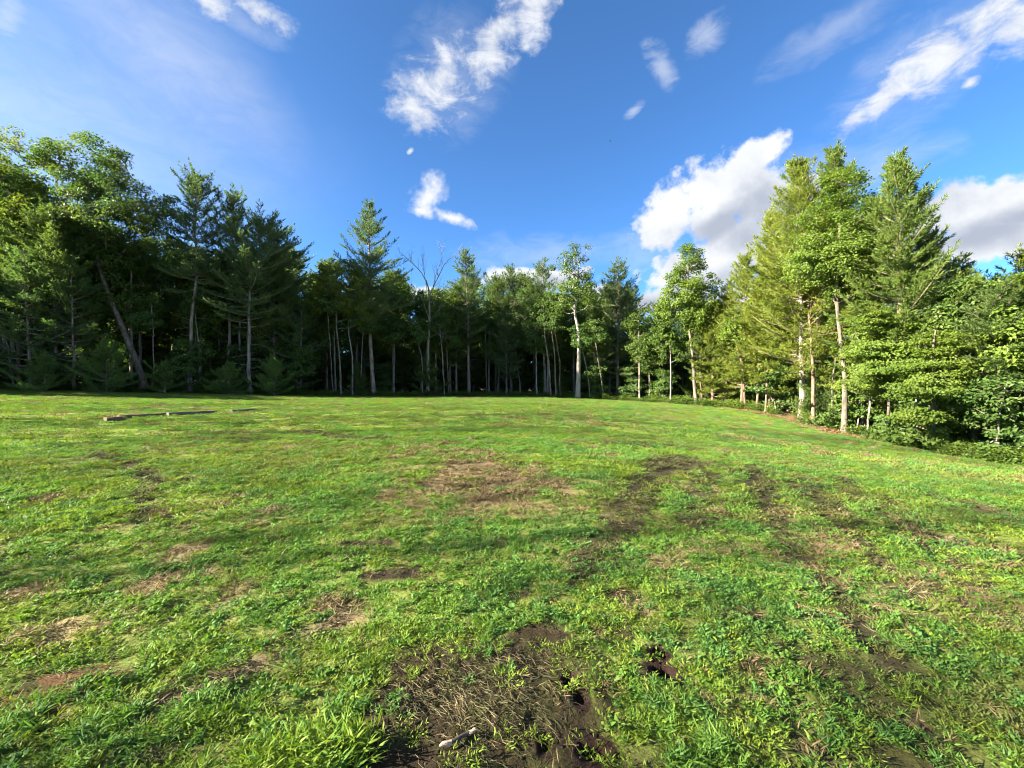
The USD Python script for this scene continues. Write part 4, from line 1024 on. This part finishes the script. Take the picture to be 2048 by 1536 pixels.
def leafy_plant(R, h, w, n, leaf):
    c = np.stack([R.normal(0, w * .4, n), R.normal(0, w * .4, n), h * R.uniform(.12, 1, n) ** .8], -1)
    nv = unit(np.array([0, 0, 1.0]) + R.normal(0, .4, (n, 3))); a = unit(np.cross(nv, R.normal(0, 1, (n, 3))))
    lv = blades(c, a, nv, leaf * R.uniform(.7, 1.3, n), leaf * .62 * R.uniform(.8, 1.2, n), .15)
    st = [quads_to_tris(tube(np.array([[0, 0, 0], c[k] * [.5, .5, .6], c[k]]), [.008, .006, .003], 3, cap=False)) for k in range(0, n, 6)]
    return join([lv] + st)


up = [(*leafy_plant(R, .7, .55, 90, .17), M['broad']), (*leafy_plant(R, .5, .6, 80, .15), M['broad_dark']), (*leafy_plant(R, .9, .6, 110, .16), M['maple']), (*leafy_plant(R, .45, .4, 60, .14), M['maple'])]
UP, UI, US = [], [], []
for _ in range(5200):
    px = R.uniform(-60, 2160); off = R.exponential(2.6) + .1
    if px < 1300 and R.random() < .2: continue
    d = edge_depth(px) + (off if px < 1560 else off * .55); x = (px - 1024) / F * d + (off * .8 if px > 1560 else 0)
    if px < 1560: pass
    if 1520 < px < 1760 and off < 2.2 and R.random() < .75: continue           # the brown bank is nearly bare
    dens = .8 if px < 1300 else (1.0 if px > 1750 else .7)
    if R.random() > dens: continue
    UP.append((x, d)); US.append(R.uniform(.5, 1.15) * (.8 if px < 1300 else 1.1) * (1.0 if px > 1850 else 1)); UI.append(R.choice(4, p=[.35, .4, .1, .15] if px < 1350 else [.35, .25, .25, .15]))
UP = np.array(UP); n = len(UP)
scatter('undergrowth', up, np.column_stack([UP, H(UP[:, 0], UP[:, 1]) - .03]), UI, np.array(US), R.uniform(0, 6.28, n), R.normal(0, .1, (n, 2)), 'low leafy undergrowth along the edge of the wood', 'undergrowth')
lt = [(*blade_tuft(R, .35, 70, .11, .07, 2.5), M['rust']), (*blade_tuft(R, .35, 60, .10, .06, 2.5), M['g_dead']), (*blade_tuft(R, .35, 50, .12, .02, 2.5), M['g_straw'])]
LP = []
for _ in range(1500):
    px = R.uniform(1490, 1740) if R.random() < .85 else R.uniform(1150, 1500); off = R.uniform(-1.3, 2.6); d = edge_depth(px) + off * .5
    LP.append(((px - 1024) / F * d + off * .7, d))
LP = np.array(LP); n = len(LP)
scatter('leaf_litter', lt, np.column_stack([LP, H(LP[:, 0], LP[:, 1]) + .01]), R.choice(3, n, p=[.25, .5, .25]), R.uniform(.6, 1.4, n), R.uniform(0, 6.28, n), R.normal(0, .1, (n, 2)), 'brown fallen leaves on the bank below the sunlit trees', 'leaf litter')


# ------------------------------------------------------------------ timbers, stick, bird
def timber(pa, pb, w, h, label, m, seed, sink=.055):
    """A squared log between two ground places, edges worn round."""
    a, b = np.asarray(pa), np.asarray(pb); L = float(np.linalg.norm(b - a)); mid = (a + b) / 2; rz = math.atan2(*(b - a)[::-1])
    R = rng(seed); n = 24; prof = []
    c = .02
    ring = np.array([(-w / 2 + c, 0), (w / 2 - c, 0), (w / 2, c), (w / 2, h - c), (w / 2 - c, h), (-w / 2 + c, h), (-w / 2, h - c), (-w / 2, c)])
    xs = np.concatenate([[-L / 2], np.linspace(-L / 2 + .012, L / 2 - .012, n), [L / 2]])
    vs = []
    for q, x in enumerate(xs):
        k = .93 if q in (0, len(xs) - 1) else 1.0
        rg = (ring - [0, h / 2]) * k + [0, h / 2] + R.normal(0, .004, ring.shape); vs.append(np.column_stack([np.full(8, x), rg]))
    v = np.vstack(vs); k = len(xs)
    i, j = np.meshgrid(np.arange(k - 1), np.arange(8), indexing='ij'); jn = (j + 1) % 8
    f = np.stack([i * 8 + j, (i + 1) * 8 + j, (i + 1) * 8 + jn, i * 8 + jn], -1).reshape(-1, 4)
    tri = [quads_to_tris((v, f))[1]]
    for e, s in ((0, 1), ((k - 1) * 8, -1)): tri.append(np.array([[e, e + q, e + q + 1][::s] for q in range(1, 7)]))
    x = UsdGeom.Mesh
    pr = put(free('landscape_timber'), v, np.vstack(tri), M[m])
    za, zb = float(H(*a)), float(H(*b)); xf = UsdGeom.Xformable(pr)
    xf.AddTranslateOp().Set((float(mid[0]), float(mid[1]), (za + zb) / 2 - sink)); xf.AddRotateZOp().Set(math.degrees(rz)); xf.AddRotateYOp().Set(-math.degrees(math.atan2(zb - za, L)))
    return tag(pr, label, 'timber', 'landscape timbers on the lawn')


def behind(g, w): return g * (1 + w / 2 / np.linalg.norm(g))


g1 = ground_at(208, 843); timber(g1 + [0, .05], g1 + [.24, .75], .26, .22, 'short orange brown timber end lying apart at the left of the row', 'timber', 1)
timber(behind(ground_at(236, 838), .2), behind(ground_at(334, 832), .2), .2, .20, 'brown timber half sunk in the grass, beside the short timber end', 'timber', 2, sink=.045)
timber(behind(ground_at(335, 833), .2), behind(ground_at(432, 828), .2), .2, .24, 'grey brown timber standing proudest in the middle of the row', 'timber_grey', 3)
timber(behind(ground_at(462, 826), .2), behind(ground_at(510, 823), .2), .2, .20, 'grey timber at the right end of the row', 'timber_grey', 4, sink=.03)


def stick():
    R = rng(700); a, b = ground_at(886, 1500), ground_at(950, 1474)
    L = np.linalg.norm(b - a); mid = (a + b) / 2; rz = math.atan2(*(b - a)[::-1])
    z = float(zat(np.array([mid[0]]), np.array([mid[1]]))[0])
    t = thing('broken_branch', (mid[0], mid[1], z + .012), 'short broken branch with pale splintered ends lying on the bare soil', 'stick', rz=rz)
    n = 12; xs = np.linspace(-L / 2 + .03, L / 2 - .02, n); p = np.column_stack([xs, .006 * np.sin(xs * 30), .008 + .004 * np.cos(xs * 24)])
    part(t, 'bark', quads_to_tris(tube(p, .0085 + R.normal(0, .0007, n), 9)), M['stick_bark'], smooth=True)
    for s, l, r in ((-1, .048, .0105), (1, .03, .0085)):
        e = p[0] if s < 0 else p[-1]; q = np.array([e + [-s * .008, 0, .001], e + [s * l * .35, 0, .003], e + [s * l * .7, .002, .004], e + [s * l, .003, .002]])
        v, f = quads_to_tris(tube(q, [r * .95, r * 1.08, r, r * .55], 9)); v = v + R.normal(0, .0016, v.shape)
        part(t, 'broken_end', (v, f), M['broken_wood'])
    w = np.array([[-.01, -.004, .008], [0, -.018, .004], [.012, -.034, .001]]); part(t, 'splinter', quads_to_tris(tube(w, [.005, .004, .002], 5)), M['stick_bark'])


stick()


def bird():
    d = 70.0; c = np.array([(1220 - 1024) / F * d, d, zpix(282, d)])
    s = np.linspace(-1, 1, 13); body = np.column_stack([s * .13, s * 0, s * .01]); r = .035 * np.sqrt(np.clip(1 - s ** 2, .02, 1)) + .004
    items = [quads_to_tris(tube(body, r, 8))]
    for sd in (-1, 1):
        w = np.array([[.05, 0, .01], [.06, sd * .11, .055], [.0, sd * .22, .045], [-.06, sd * .10, .045], [-.06, 0, .005]])
        v = np.vstack([w + [0, 0, .004], w - [0, 0, .004]]); f = [[0, 1, 4], [1, 3, 4], [1, 2, 3]]; f += [[q + 5 for q in t_[::-1]] for t_ in f]
        f += [[q, (q + 1) % 5, (q + 1) % 5 + 5] for q in range(5)] + [[q, (q + 1) % 5 + 5, q + 5] for q in range(5)]
        items.append((v, np.array(f)))
    v, f = join(items)
    pr = put('/World/bird', v, f, M['bird']); xf = UsdGeom.Xformable(pr); xf.AddTranslateOp().Set(tuple(map(float, c))); xf.AddRotateZOp().Set(20.0)
    tag(pr, 'tiny dark bird flying high in the open blue sky', 'bird')


bird()
